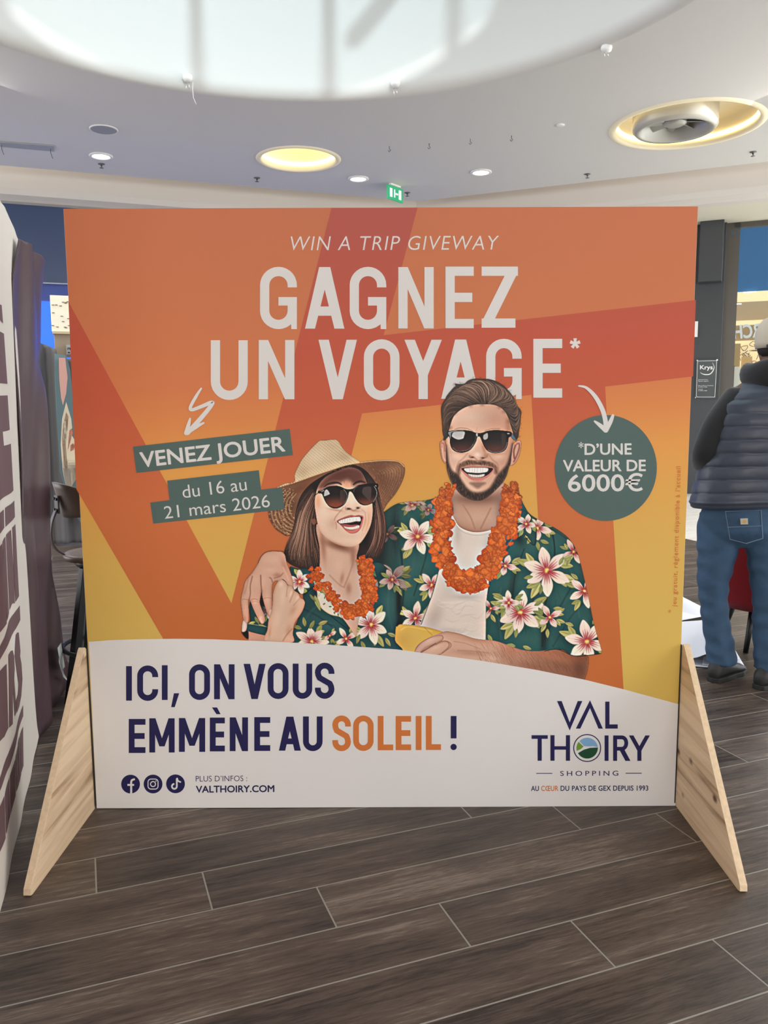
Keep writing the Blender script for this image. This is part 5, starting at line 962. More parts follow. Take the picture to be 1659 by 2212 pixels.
# access hatch at the far left
b = MB(); A, B_, C_, D_ = fl(-60,300,ZC), fl(116,313,ZC), fl(117,325,ZC), fl(-60,309,ZC)
b.prism([(v[0],v[1],ZC-.002) for v in (A,B_,C_,D_)], (0,0,-.012)); o = b.build('access_hatch', mat('hatch_grey', (156,158,160), .6)); tag(o, 'long grey rectangular hatch in the ceiling at the far left', 'hatch')
for i, (px,py) in enumerate(((9,333),(115,342))):
    p0, p1 = fl(px-6,py-23,ZC), fl(px,py,ZC); o = MB().tube([p0,(p0[0],p0[1],ZC-.06),(p0[0]+.02,p0[1],ZC-.12)], .004, 6).build('hatch_cord', sprk); tag(o, ('thin dark cord hanging from the left part of the ceiling hatch','thin dark cord hanging from the right end of the ceiling hatch')[i], 'cord')
# exit sign
p = fl(853,399,ZC); t = thing('exit_sign', 'small green emergency exit sign hanging from the ceiling above the panel', 'exit sign', p)
M_ = Matrix.Rotation(R(52),3,'Z'); 
b = MB(); b.box((p[0],p[1],ZC-.012),(.22,.04,.024),M_); b.build('bracket', rim_m, t)
b = MB(); b.box((p[0],p[1],ZC-.12),(.34,.02,.18),M_); b.build('green_plate', mat('exit_green', (40,140,96), .4, emit=(40,150,100), estr=.35), t)
b = MB()
for dx, w_, h_ in ((-.1,.05,.11),(-.02,.02,.1),(.03,.05,.02),(.1,.05,.12)):
    v = M_ @ Vector((dx,-.0115,0)); b.box((p[0]+v.x,p[1]+v.y,ZC-.12),(w_,.003,h_),M_)
b.build('pictogram', mat('exit_white', (235,245,238), .4, emit=(230,245,235), estr=.6), t)

# ---------------------------------------------------------------- left: fabric banner of the stand beside the panel
fa, fb = fl(68,1660), fl(0,1965)
d1 = np.array([fa[0]-fb[0], fa[1]-fb[1]]); d1 /= np.hypot(*d1); n1 = np.array([-d1[1], d1[0]])      # n1 points away to the left
BW = Wall(fa, d1, n1)
stand = thing('fabric_banner', 'white fabric banner with plum lettering and a plum end panel, left of the orange panel', 'banner', (fa[0],fa[1],0))
cloth = mat('banner_fabric', (214,204,192), .85, bump=.05, bscale=14, sheen=.2); plum = mat('plum_fabric', (80,58,62), .38, bump=.12, bscale=7, k=.9)
def bulge(s, z): return .010*math.sin(s*9)*max(0,min(1,(2.2-z)))
def cloth_sheet(poly, wall, name, m, parent, off=0., thick=.006, n=46, wav=None):
    """fill an outline given in wall coordinates with a fine rippled sheet"""
    P = [Vector((a,z,0)) for a, z in poly]; T = tessellate_polygon([P]); bm = bmesh.new(); vs = [bm.verts.new(p) for p in P]
    for t in T:
        try: bm.faces.new([vs[i] for i in t])
        except ValueError: pass
    for ax, lo, hi in ((0,min(p.x for p in P),max(p.x for p in P)),(1,min(p.y for p in P),max(p.y for p in P))):
        for k in range(1, n):
            c = Vector((0,0,0)); c[ax] = lo+(hi-lo)*k/n; no = Vector((0,0,0)); no[ax] = 1
            bmesh.ops.bisect_plane(bm, geom=bm.verts[:]+bm.edges[:]+bm.faces[:], plane_co=c, plane_no=no)
    for v in bm.verts:
        a, z = v.co.x, v.co.y; v.co = Vector(wall.P(a, z, off+(wav(a,z) if wav else 0)))
    bmesh.ops.recalc_face_normals(bm, faces=bm.faces); me = bpy.data.meshes.new(name); bm.to_mesh(me); bm.free(); me.materials.append(m); me.shade_smooth()
    o = bpy.data.objects.new(name, me); COL.objects.link(o); o.parent = parent; o.matrix_parent_inverse = parent.matrix_world.inverted()
    if thick: s = o.modifiers.new('thick', 'SOLIDIFY'); s.thickness = thick; s.offset = 0
    return o
edge = [(0,438),(9,448),(16,462),(24,484),(33,505),(39,518),(43,545),(46,590),(50,640),(55,710),(60,800),(66,900),(71,1000),(76,1090),(81,1180),(85,1270),(89,1350),(92.5,1420),(93,1470),(91,1520),(86,1565),(78,1610),(68,1660)]
poly = [BW.px(x,y) for x, y in edge]; poly[-1] = (poly[-1][0], .0)
s_n = BW.px(0,1965)[0]-.45; z_t = poly[0][1]
poly = [(s_n,.0),(s_n,z_t+.16),(s_n+.25,z_t+.14)]+poly
wv = lambda a, z: .002*math.sin(a*17+z*.8)
cloth_sheet(poly, BW, 'front_fabric', cloth, stand, wav=wv)
plumi = mat('plum_print', (104,76,78), .8)
Z1 = lambda P: [(x/3.686, 1000+y/3.686) for x, y in P]; Z2 = lambda P: [(x/3.158, 1300+y/3.16) for x, y in P]; Z0 = lambda P: [(x/3.158, 640+y/3.16) for x, y in P]
shp = [Z0([(-60,40),(6,60),(16,185),(-60,120)]),Z0([(-60,220),(22,255),(46,598),(-60,590)]),Z0([(-60,680),(46,676),(60,912),(10,925),(18,1020),(68,1006),(84,1325),(60,1345),(-60,1430)]),
  Z0([(30,1445),(90,1395),(93,1505),(34,1575)]),Z0([(-40,1500),(22,1455),(25,1580),(-40,1650)]),
  Z1([(84,515),(112,486),(125,800),(138,1060),(112,1108),(98,840)]),Z1([(44,572),(76,532),(100,900),(108,1118),(92,1120),(70,1175)]),Z1([(8,625),(38,585),(62,1198),(42,1260),(24,1000)]),Z1([(-40,700),(2,640),(20,850),(38,1280),(-40,1400)]),
  Z1([(-40,1540),(22,1390),(60,1262),(104,1200),(143,1135),(148,1250),(118,1320),(60,1425),(-40,1640)]),
  Z1([(118,1370),(128,1350),(137,1352),(150,1500),(148,1540),(158,1600),(166,1720),(160,1860),(148,1940),(130,1990),(118,1900),(138,1840),(141,1760),(128,1660),(112,1540)]),Z1([(52,1530),(72,1500),(95,1492),(108,1540),(112,1640),(106,1720),(124,1985),(104,2020),(88,1790),(86,2080),(62,2110)]),Z1([(-40,1700),(38,1600),(56,2112),(30,2180),(-40,2240)]),
  Z2([(-40,1270),(50,1040),(100,880),(148,705),(150,780),(120,880),(60,1120),(-40,1350)]),
  Z2([(133,905),(150,852),(156,1120),(140,1170)]),Z2([(114,965),(130,915),(138,1180),(119,1240)]),Z2([(93,1060),(111,985),(117,1245),(98,1300)]),Z2([(62,1190),(90,1075),(95,1325),(66,1462)]),Z2([(25,1315),(58,1200),(63,1465),(30,1590)]),Z2([(-40,1450),(20,1325),(24,1615),(-40,1780)])]
for i, s_ in enumerate(shp):
    q_ = [BW.px(x,y) for x, y in s_]; cloth_sheet(q_, BW, 'banner_letter', plumi, stand, off=-.0042, thick=0, n=14, wav=wv)
fc_ = fl(153,1490); d2 = np.array([fc_[0]-fa[0], fc_[1]-fa[1]]); d2 /= np.hypot(*d2); n2 = np.array([-d2[1], d2[0]]); PW2 = Wall(fa, d2, n2)
pe = [(40,516),(52,524),(70,537),(88,551),(97,562),(96,600),(91,670),(84,740),(79,785),(88,835),(94,880),(98,950),(101,1020),(104,1120),(112,1240),(125,1360),(140,1430),(151,1480),(156,1500),(140,1540),(110,1592),(69,1658),(60,1655),(50,1500),(40,1200),(30,900),(30,600)]
q_ = [PW2.px(x,y,.03) for x, y in pe]; q_ = [(a, max(z,.0)) for a, z in q_]
cloth_sheet(q_, PW2, 'end_fabric', plum, stand, off=.03, wav=lambda a, z: .014*math.sin(a*11+z*2.2)+.008*math.sin(a*23-z*5))
wl = mat('print_on_plum', (200,206,202), .5)
for P_ in ([(124,1400),(132,1388),(140,1440),(133,1450)],[(128,1412),(138,1455),(149,1474),(136,1462),(127,1430)]):
    cloth_sheet([PW2.px(x,y,.0) for x, y in P_], PW2, 'end_print', wl, stand, off=.0, thick=0, n=6)
for a in (s_n+.04, -.12): MB().tube([BW.P(a,0,.05), BW.P(a,1.9,.05)], .014, 10).build('support_pole', mat('alu_pole', (150,150,150), .35, .8), stand, True)

# ---------------------------------------------------------------- left background: bar corner
CBx = Wall((-3.45,5.6), dL, nL)
curt = mat('dark_curtain', (92,90,90), .8, bump=.1, bscale=8)
t = thing('dark_curtain', 'dark grey hanging fabric wall behind the bar stool, picture printed at its right', 'curtain', CBx.P(0,0))
a0_, ztp = CBx.px(78,742); a1_, _ = CBx.px(182,755)
cloth_sheet([(a0_-.1,ztp+.05),(CBx.px(100,745)[0],CBx.px(100,745)[1]),CBx.px(122,756),(CBx.px(124,762)[0],CBx.px(124,775)[1]),(a1_+.5,CBx.px(150,775)[1]),(a1_+.5,.02),(CBx.px(112,1180)[0],.02),(CBx.px(100,1000)[0],.6),(a0_-.1,1.0)], CBx, 'fabric', curt, t, wav=lambda a, z: .03*math.sin(a*34)+.015*math.sin(a*71))
P8 = lambda pts: [CBx.px(x,y,-.06) for x, y in pts]
pf = cloth_sheet(P8([(118,764),(143,768),(152,800),(158,860),(166,940),(176,1010),(188,1085),(188,1145),(150,1100),(130,1020),(122,900),(118,820)]), CBx, 'printed_picture', mat('picture_teal', (82,104,108), .6), t, off=-.06, thick=.004, n=20)
for pts, c in (([(127,773),(141,773),(146,815),(143,850),(136,876),(132,860),(128,820)],(196,148,136)),([(143,868),(148,885),(154,905),(156,925),(152,935),(164,955),(168,985),(170,1005),(168,1030),(158,1045),(149,1066),(142,1050),(135,1015),(131,960),(134,905)],(200,184,160)),([(143,890),(148,900),(146,925),(142,960),(146,1010),(143,1030),(138,1000),(134,950),(137,915)],(176,120,96)),([(150,930),(155,925),(157,935),(153,950),(149,965),(146,975),(148,950)],(200,110,72)),([(152,962),(158,957),(162,963),(159,972),(152,975)],(206,110,70)),([(136,1010),(150,1012),(168,1010),(168,1030),(158,1045),(149,1066),(142,1050)],(190,184,176))):
    cloth_sheet(P8(pts), CBx, 'picture_shape', mat('pic_%d_%d' % (c[0],c[1]), c, .6), t, off=-.064, thick=0, n=8)
CB2 = CBx
def cb(nm, m, x0, x1, y0, y1, off, th, label=None, cat=None, par=None, **k):
    p0, q1 = CBx.px(x0, y1, off); p1, q0 = CBx.px(x1, y0, off); b = MB(); CBx.box(b, p0, p1, q1, q0, off, off+th); o = b.build(nm, m, par, bevel=.004); return tag(o, label, cat, **k)
o = cb('menu_card', mat('menu_white', (206,202,196), .6), 165, 176, 1075, 1104, -.07, .01, par=t)  # white card holder, set on the curtain as a flat card
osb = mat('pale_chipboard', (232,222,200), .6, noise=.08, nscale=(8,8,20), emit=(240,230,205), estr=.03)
bx_ = thing('hanging_wooden_sign_box', 'pale chipboard box hanging above the dark curtain beside the panel edge', 'wooden box', CBx.P(CBx.px(132,680)[0],2.2))
cb('front_board', osb, 112, 175, 640, 716, .1, .3, par=bx_); cb('lower_edge', mat('osb_edge', (190,172,140), .7), 113.5, 176, 716.5, 721, .08, .3, par=bx_)
b = MB(); rr = random.Random(5)
for k in range(16):
    x, y = rr.uniform(114,150), rr.uniform(644,712); a_, z_ = CBx.px(x,y,.095); CBx.box(b, a_-.012, a_+.012, z_-.004, z_+.004, .095, .1)
b.build('wood_flake', mat('flake', (120,104,80), .7), bx_)
cb('bar_canopy', mat('canopy_tan', (150,132,112), .7), 119, 180, 722, 768, .12, .25, 'tan wooden panel under the pale chipboard box, behind the curtain top', 'wooden panel')
nb = cb('notice_plate', mat('notice_grey', (150,150,150), .5), 144, 154, 745, 766, .08, .02, 'small grey notice plate on the tan wooden panel', 'notice')
b = MB()
for k, (x0,x1,y0,y1) in enumerate(((146,152,751,752.3),(146,147.3,751,756),(150.5,152,751,756),(146.5,151,760,763))):
    p0, q1 = CBx.px(x0,y1,.078); p1, q0 = CBx.px(x1,y0,.078); CBx.box(b, p0, p1, q1, q0, .076, .08)
b.build('notice_mark', mat('notice_ink', (40,40,42), .6), nb)
cb('white_partition', mat('partition_white', (150,142,134), .8), 78, 108, 770, 1182, .25, .03, kind='structure').name = 'wall_partition'
cb('wooden_ledge', mat('ledge_wood', (176,164,142), .6), 147, 200, 997, 1006, -.37, .3, 'narrow wooden ledge end poking out beside the panel above the stool', 'ledge')

# ---------------------------------------------------------------- bar stool
SCx, SCy, SZ = -1.365, 1.22, .70
blk = mat('black_metal', (22,22,22), .4, .4); swd = mat('stool_wood', (112,92,78), .45, noise=.12, nscale=(6,40,6)); armm = mat('stool_arm', (70,60,54), .4, .4)
t = thing('bar_stool', 'black metal bar stool with brown wooden backrest beside the panel edge', 'bar stool', (SCx,SCy,0))
MB().lathe((SCx,SCy,SZ-.03), [(.12,0),(.185,.005),(.19,.02),(.185,.034),(.15,.03),(.02,.024)], 40).build('seat', swd, t, True)
MB().lathe((SCx,SCy,SZ-.06), [(.13,0),(.14,.01),(.14,.032)], 32).build('seat_ring', blk, t, True)
for k in range(4):
    a = R(45+90*k+10); c_, s_ = math.cos(a), math.sin(a); top = Vector((SCx+c_*.12,SCy+s_*.12,SZ-.06)); bt = Vector((SCx+c_*.23,SCy+s_*.23,0))
    rot = Matrix.Rotation(a,3,'Z'); b = MB(); rings = []
    for p_, w_ in ((top,.016),(bt,.020)):
        rings.append([p_+rot@Vector((dx*w_,dy*w_*1.1,0)) for dx, dy in ((-1,-1),(1,-1),(1,1),(-1,1))])
    b.loft(rings).build('leg', blk, t, bevel=.002)
b = MB(); b.tube([(SCx+.215*math.cos(a),SCy+.215*math.sin(a),.24) for a in np.linspace(0,2*math.pi,41)], .011, 8); b.build('footrest', blk, t, True)
# backrest, a curved plate facing the seat
bc = Vector((-1.54,1.14,.965)); fw = Vector((.80,.60,0)).normalized(); sd = Vector((-fw.y,fw.x,0)); b = MB(); Vv = []; nu, nv_ = 16, 6
for side in (0,1):
    for i in range(nu+1):
        u_ = (i/nu-.5)*2
        for j in range(nv_+1):
            w_ = (j/nv_-.5)*2; hh = .085*(1-.25*u_*u_) ; cu = .06*u_*u_
            Vv.append(bc+sd*(u_*.19)+Vector((0,0,1))*(w_*hh)+fw*(cu-.02*w_+(.012 if side else 0)))
F_ = []; st = (nu+1)*(nv_+1); ii = lambda s,i,j: s*st+i*(nv_+1)+j
for i in range(nu):
    for j in range(nv_): F_.append((ii(0,i,j),ii(0,i+1,j),ii(0,i+1,j+1),ii(0,i,j+1))); F_.append((ii(1,i,j),ii(1,i,j+1),ii(1,i+1,j+1),ii(1,i+1,j)))
for i in range(nu):
    for j in (0,nv_): F_.append((ii(0,i,j),ii(0,i+1,j),ii(1,i+1,j),ii(1,i,j)))
for j in range(nv_):
    for i in (0,nu): F_.append((ii(0,i,j),ii(0,i,j+1),ii(1,i,j+1),ii(1,i,j)))
b.add(Vv, F_); b.build('backrest', swd, t, True)
br = bc-fw*.012+Vector((0,0,-.02)); b = MB(); rotb = Matrix.Rotation(math.atan2(sd.y,sd.x),3,'Z')
b.box(br, (.06,.008,.085), rotb); pl_ = b.build('back_bracket', armm, t, bevel=.002)
b = MB()
for dx, dz in ((-.018,.026),(.018,.026),(-.018,-.026),(.018,-.026)):
    p_ = br+sd*dx+Vector((0,0,dz))-fw*.004; MB().tube([p_, p_-fw*.007], .007, 10).build('bolt', blk, pl_)
pts = [br-fw*.008+Vector((0,0,-.03)), br-fw*.03+Vector((0,0,-.09)), br-fw*.035+Vector((0,0,-.16)), br-fw*.01+Vector((0,0,-.22)), br+fw*.06+Vector((0,0,-.27)), Vector((SCx,SCy,SZ-.05))-fw*.12]
sp_ = [Vector(tuple(x)) for x in zip(*[spline([(p[i],0) for p in pts], False, 5)[:,0] for i in range(3)])]
b = MB(); rings = []
for i, p_ in enumerate(sp_):
    d_ = (sp_[min(i+1,len(sp_)-1)]-sp_[max(i-1,0)]).normalized(); n_ = d_.cross(sd).normalized(); rings.append([p_+sd*a+n_*c for a, c in ((-.019,-.004),(.019,-.004),(.019,.004),(-.019,.004))])
b.loft(rings).build('back_arm', armm, t, bevel=.001)

# ---------------------------------------------------------------- right: shop plate
KR = -.15
def krp(x, y, o=0): a_, z_ = SF.px(1480+x/9.27, 700+y/9.27, KR); return SF.P(a_, z_, KR+o)
t = thing('shop_plate', 'small dark glass shop plate with white border on the grey pillar', 'sign plate', krp(420,1100))
def kr_sheet(polys, name, m, o): 
    b = MB()
    for p in polys: b.sheet([krp(x,y,o) for x,y in p])
    return b.build(name, m, t, fix=False)
b = MB(); b.prism([krp(x,y) for x, y in ((228,718),(655,708),(610,1490),(195,1490))], tuple(np.array([nR[0],nR[1],0])*.03)); b.build('plate', mat('plate_dark', (62,70,70), .25), t)
wi = mat('plate_white', (228,228,228), .5)
kr_sheet(ribbon([(255,742),(632,735),(600,1385),(592,1462),(240,1462),(225,1440),(245,800)],7,True), 'border', wi, -.004)
kr_sheet(ribbon([tuple(p) for p in spline([(545,770),(580,850),(560,930),(500,1000),(410,1012),(340,995),(300,965)],False,5)], list(np.interp(np.linspace(0,1,31),[0,.3,.7,1],[2,16,18,2]))), 'swoosh', wi, -.004)
b = MB(); cv = lambda x, y: krp(x, y, -.004)
write(b, 'Krys', (300,905), (550,905), 78, off=.03, conv=cv)
for s_, x1_, y_ in (('partenaire Krys',455,1122),('Opticien diplômé',468,1152),('Du Lundi au Vendredi',562,1240),('de 9h30 à 19h30',440,1268),('Samedi',352,1312),('de 9h00 à 19h00',438,1342)): write(b, s_, (264,y_), (x1_,y_), 15, off=.01, conv=cv)
b.build('plate_lettering', wi, t, fix=False)
b = MB()
for x, y in ((245,732),(642,720),(208,1472)): p_ = Vector(krp(x,y,0)); MB().tube([p_, p_-Vector((nR[0],nR[1],0))*.02], .012, 10).build('fixing_stud', chrome, t)
# mirrored letters on the tan sign inside
b = MB(); cvs = lambda x, y: SF.P(*SF.px(x,y,IN-.01), IN-.012)
write(b, 'ORCHES', (1556,733.5), (1668,725.5), 28, off=.03, conv=cvs, flip=True)
b.build('mirrored_lettering', mat('sign_letters', (206,208,212), .4, emit=(200,205,212), estr=.08), sg, fix=False)
cr_ = SF.px(1587,503,-.02); b = MB().tube([SF.P(cr_[0]+.05*math.cos(a), cr_[1]+.05*math.sin(a), -.03) for a in np.linspace(0,2*math.pi,25)], .012, 8)
o = b.build('round_sticker', mat('sticker_blue', (48,84,110), .4)); tag(o, 'round blue sticker ring in the top corner of the shop window', 'sticker')

# ---------------------------------------------------------------- papers on the floor
pap = mat('paper_white', (232,234,242), .7); 
def paper(name, c, wx, wy, rz, f, label, m=pap, z0=.002, thick=.0012, n=24):
    V_ = []; 
    for i in range(n+1):
        for j in range(n+1):
            u_, v_ = i/n, j/n; x, y, z = f(u_, v_); x, y = (x-.5)*wx, (y-.5)*wy; V_.append((c[0]+x*math.cos(rz)-y*math.sin(rz), c[1]+x*math.sin(rz)+y*math.cos(rz), z0+z))
    F_ = [(i*(n+1)+j,(i+1)*(n+1)+j,(i+1)*(n+1)+j+1,i*(n+1)+j+1) for i in range(n) for j in range(n)]
    o = mesh(name, V_, F_, m, None, True); s = o.modifiers.new('t','SOLIDIFY'); s.thickness = thick; return tag(o, label, 'paper', 'sheets of paper on the floor')
paper('paper_sheet', (1.77,1.78), .44, .56, R(-14), lambda u,v: (u,v,.003*(1+math.sin(u*5+v*3))), 'flat large white sheet lowest on the floor beside the man, sketched with thin lines')
def rollf(u, v):
    r = .052; t0 = .50
    if u < t0: return (u, v, .010+.01*math.sin(v*4))
    a = (u-t0)*.42/r; return (t0+math.sin(a)*r/.42, v, .010+r*(1-math.cos(a))+.003*a)
def curl(u, v):
    X_ = np.interp(u, [0,.2,.45,.6,.7,.78,.85,.92,1], [-.30,-.20,-.02,.05,.095,.105,.085,.05,.01]); Z_ = np.interp(u, [0,.2,.45,.6,.7,.78,.85,.92,1], [.004,.008,.045,.085,.08,.05,.018,.006,.012])
    return (.5+X_/.42, v, Z_*(1-.12*v))
paper('paper_sheet', (1.865,1.93), .46, .86, R(-23), curl, 'white sheet rolled into a tube beside the right wooden foot', n=48)
paper('paper_sheet', (1.98,2.62), .34, .30, R(30), lambda u,v: (u,v,.02+.07*abs(math.sin(u*4+1))*v), 'crumpled white sheet with raised corners behind the rolled sheet')
paper('paper_sheet', (1.98,3.0), .30, .28, R(-20), lambda u,v: (u,v,.02+.13*u*u*v), 'small white sheet with one corner sticking up, farthest back of the papers')
b = MB(); rr = random.Random(8)
for k in range(14):
    x, y = 1.72+rr.uniform(0,.18), 1.56+rr.uniform(0,.3); q_ = [(x+j*.02, y+.006*math.sin(j*1.7+k), .0085) for j in range(5)]; b.tube(q_, .0007, 4)
o = b.build('sketch_lines', mat('pencil', (150,150,160), .8)); o.parent = bpy.data.objects['paper_sheet']

# ---------------------------------------------------------------- red chair behind the man
red = mat('red_upholstery', (110,16,22), .8, spec=.2, bump=.05, bscale=40); RX, RY = 2.22, 1.95
t = thing('red_armchair', 'dark red upholstered tub chair on black legs behind the man', 'armchair', (RX,RY,0))
b = MB(); b.loft([b.ell(.24,RX,RY,.22,.22,32), b.ell(.27,RX,RY,.25,.25,32), b.ell(.40,RX,RY,.26,.26,32), b.ell(.44,RX,RY,.24,.24,32), b.ell(.45,RX,RY,.18,.18,32)]); b.build('seat', red, t, True)
b = MB(); rings = []
for k in range(25):
    a = R(100+ (k/24)*290); c_, s_ = math.cos(a), math.sin(a); hh = .78 if 4 < k < 20 else .66
    rings.append([(RX+r*c_, RY+r*s_, z) for r, z in ((.25,.24),(.30,.30),(.33,.5),(.335,hh-.02),(.315,hh),(.285,hh-.01),(.265,.5),(.245,.3))])
b.loft(rings); b.build('backrest', red, t, True)
for k in range(4):
    a = R(45+90*k); MB().tube([(RX+.16*math.cos(a),RY+.16*math.sin(a),.25),(RX+.24*math.cos(a),RY+.24*math.sin(a),0)], [.02,.014], 12).build('leg', blk, t, True)

# ---------------------------------------------------------------- the man on the right, seen from behind
man = thing('person', 'man seen from behind in quilted navy vest, black hoodie, blue jeans and pale cap', 'person', (1.85,1.28,0))
skin = mat('skin_brown', (112,78,62), .55); blackc = mat('black_cotton', (19,20,23), .85, bump=.1, bscale=30, sheen=.3); denim = mat('denim', (56,84,112), .8, noise=.38, nscale=(8,8,14), bump=.6, bscale=15)
def skin_body(name, J, E_, m, parent, sub=2, root=0):
    me = bpy.data.meshes.new(name); me.from_pydata([j[0] for j in J], E_, []); o = bpy.data.objects.new(name, me); COL.objects.link(o); o.parent = parent; o.matrix_parent_inverse = parent.matrix_world.inverted()
    s = o.modifiers.new('skin','SKIN'); ss = o.modifiers.new('sub','SUBSURF'); ss.levels = sub; ss.render_levels = sub
    for i, j in enumerate(J):
        r = j[1]; me.skin_vertices[0].data[i].radius = r if isinstance(r, tuple) else (r, r)
    me.skin_vertices[0].data[root].use_root = True; me.materials.append(m); s.use_smooth_shade = True
    return o
J = [((1.80,1.28,.98),.13),((1.83,1.28,1.2),.13),((1.87,1.28,1.42),.12),((1.89,1.29,1.52),.055),((1.90,1.31,1.60),.058),((1.90,1.32,1.68),.09),((1.90,1.31,1.76),.075),
 ((1.69,1.31,.88),.085),((1.67,1.33,.5),.055),((1.72,1.33,.1),.04),((1.78,1.42,.05),.035),
 ((1.90,1.24,.88),.085),((1.91,1.22,.5),.055),((1.93,1.20,.1),.04),((1.98,1.30,.05),.035),
 ((1.69,1.28,1.42),.06),((1.55,1.25,1.15),.042),((1.66,1.47,1.10),.033),((1.71,1.54,1.10),.026),
 ((2.07,1.28,1.42),.06),((2.18,1.26,1.15),.042),((2.05,1.48,1.12),.033),((2.00,1.55,1.12),.026)]
E_ = [(0,1),(1,2),(2,3),(3,4),(4,5),(5,6),(0,7),(7,8),(8,9),(9,10),(0,11),(11,12),(12,13),(13,14),(2,15),(15,16),(16,17),(17,18),(2,19),(19,20),(20,21),(21,22)]
for sgn, base, x in ((1,18,1.71),(-1,22,2.00)):
    for f_, (dx, L_) in enumerate(((-.022,.06),(-.008,.07),(.006,.068),(.02,.055))):
        n_ = len(J); J += [((x+dx*.8,1.565,1.10+ (.02 if sgn<0 else 0)),.0095),((x+dx+sgn*.01,1.565+L_*.5,1.095),.0085),((x+dx+sgn*.02,1.565+L_*.8,1.075),.0075)]; E_ += [(base,n_),(n_,n_+1),(n_+1,n_+2)]
    n_ = len(J); J += [((x+sgn*.03,1.55,1.11),.010),((x+sgn*.045,1.58,1.105),.0085)]; E_ += [(base,n_),(n_,n_+1)]
body = skin_body('body', J, E_, skin, man)
# jeans
def ringf(z, cx, cy, rx, ry, n=28, wr=0, ph=0): return [(cx+rx*(1+wr*math.sin(5*a+ph+z*40))*math.cos(a), cy+ry*(1+wr*math.sin(4*a+ph+z*33))*math.sin(a), z+.004*math.sin(3*a+ph)) for a in [2*math.pi*k/n for k in range(n)]]
def leg_rings(L_): 
    out = []; L_ = np.array(L_); zs = np.arange(L_[0][0], L_[-1][0]-.001, -.018)
    for i, z in enumerate(zs):
        v = [np.interp(-z, -L_[:,0], L_[:,k]) for k in range(1,5)]; w_ = .012+.03*max(0,(.75-z)); out.append(ringf(z, v[0]+.004*math.sin(z*70), v[1], v[2]*(1+.02*math.sin(z*95)), v[3], wr=w_, ph=i*.25))
    return out
b = MB()
b.loft([ringf(z,cx,cy,rx,ry,36,.008,z*9) for z,cx,cy,rx,ry in ((1.02,1.81,1.28,.18,.13),(.96,1.80,1.28,.205,.145),(.9,1.795,1.28,.218,.15),(.84,1.795,1.28,.222,.15),(.78,1.795,1.28,.20,.14),(.74,1.795,1.285,.17,.12),(.70,1.795,1.285,.10,.08))])
b.loft(leg_rings([(.86,1.685,1.32,.105,.115),(.75,1.678,1.32,.106,.115),(.66,1.674,1.325,.094,.105),(.5,1.664,1.335,.074,.088),(.42,1.668,1.335,.068,.08),(.3,1.688,1.335,.066,.08),(.17,1.715,1.335,.068,.082),(.12,1.722,1.335,.074,.085),(.07,1.726,1.335,.074,.085)]))
b.loft(leg_rings([(.86,1.90,1.25,.11,.115),(.75,1.897,1.245,.112,.115),(.66,1.892,1.24,.102,.105),(.5,1.895,1.235,.078,.09),(.42,1.90,1.23,.074,.084),(.3,1.905,1.23,.072,.082),(.17,1.915,1.225,.072,.084),(.07,1.925,1.22,.078,.086)]))
jeans = b.build('jeans', denim, man, True); rm = jeans.modifiers.new('join','REMESH'); rm.mode = 'VOXEL'; rm.voxel_size = .009; rm.use_smooth_shade = True; sm_ = jeans.modifiers.new('soft','SMOOTH'); sm_.iterations = 6; sm_.factor = .6
def onman(px, py, y): return hit(px, py, (0,1,0), y)
b = MB()
pk = [(1567,1105),(1644,1102),(1648,1163),(1612,1174),(1577,1165)]
for q_ in ribbon(pk, 1.6, True)+ribbon([(1571,1139),(1646,1136)],1.4): 
    b.sheet([onman(x,y,1.113+.12*((x-1612)/90)**2) for x,y in q_])
b.build('pocket_stitching', mat('stitch', (96,116,138), .8), jeans, fix=False)
b = MB().sheet([onman(x,y,1.112) for x,y in ((1599,1120),(1615.5,1119.5),(1616,1132.5),(1600,1133))]); pt_ = b.build('pocket_patch', mat('patch_pale', (176,172,160), .8), jeans, fix=False)
MB().sheet([onman(1608.5+3.6*math.cos(a),1127+3.4*math.sin(a),1.1105) for a in np.linspace(0,6.1,14)]).build('patch_mark', mat('patch_gold', (196,152,60), .7), pt_, fix=False)
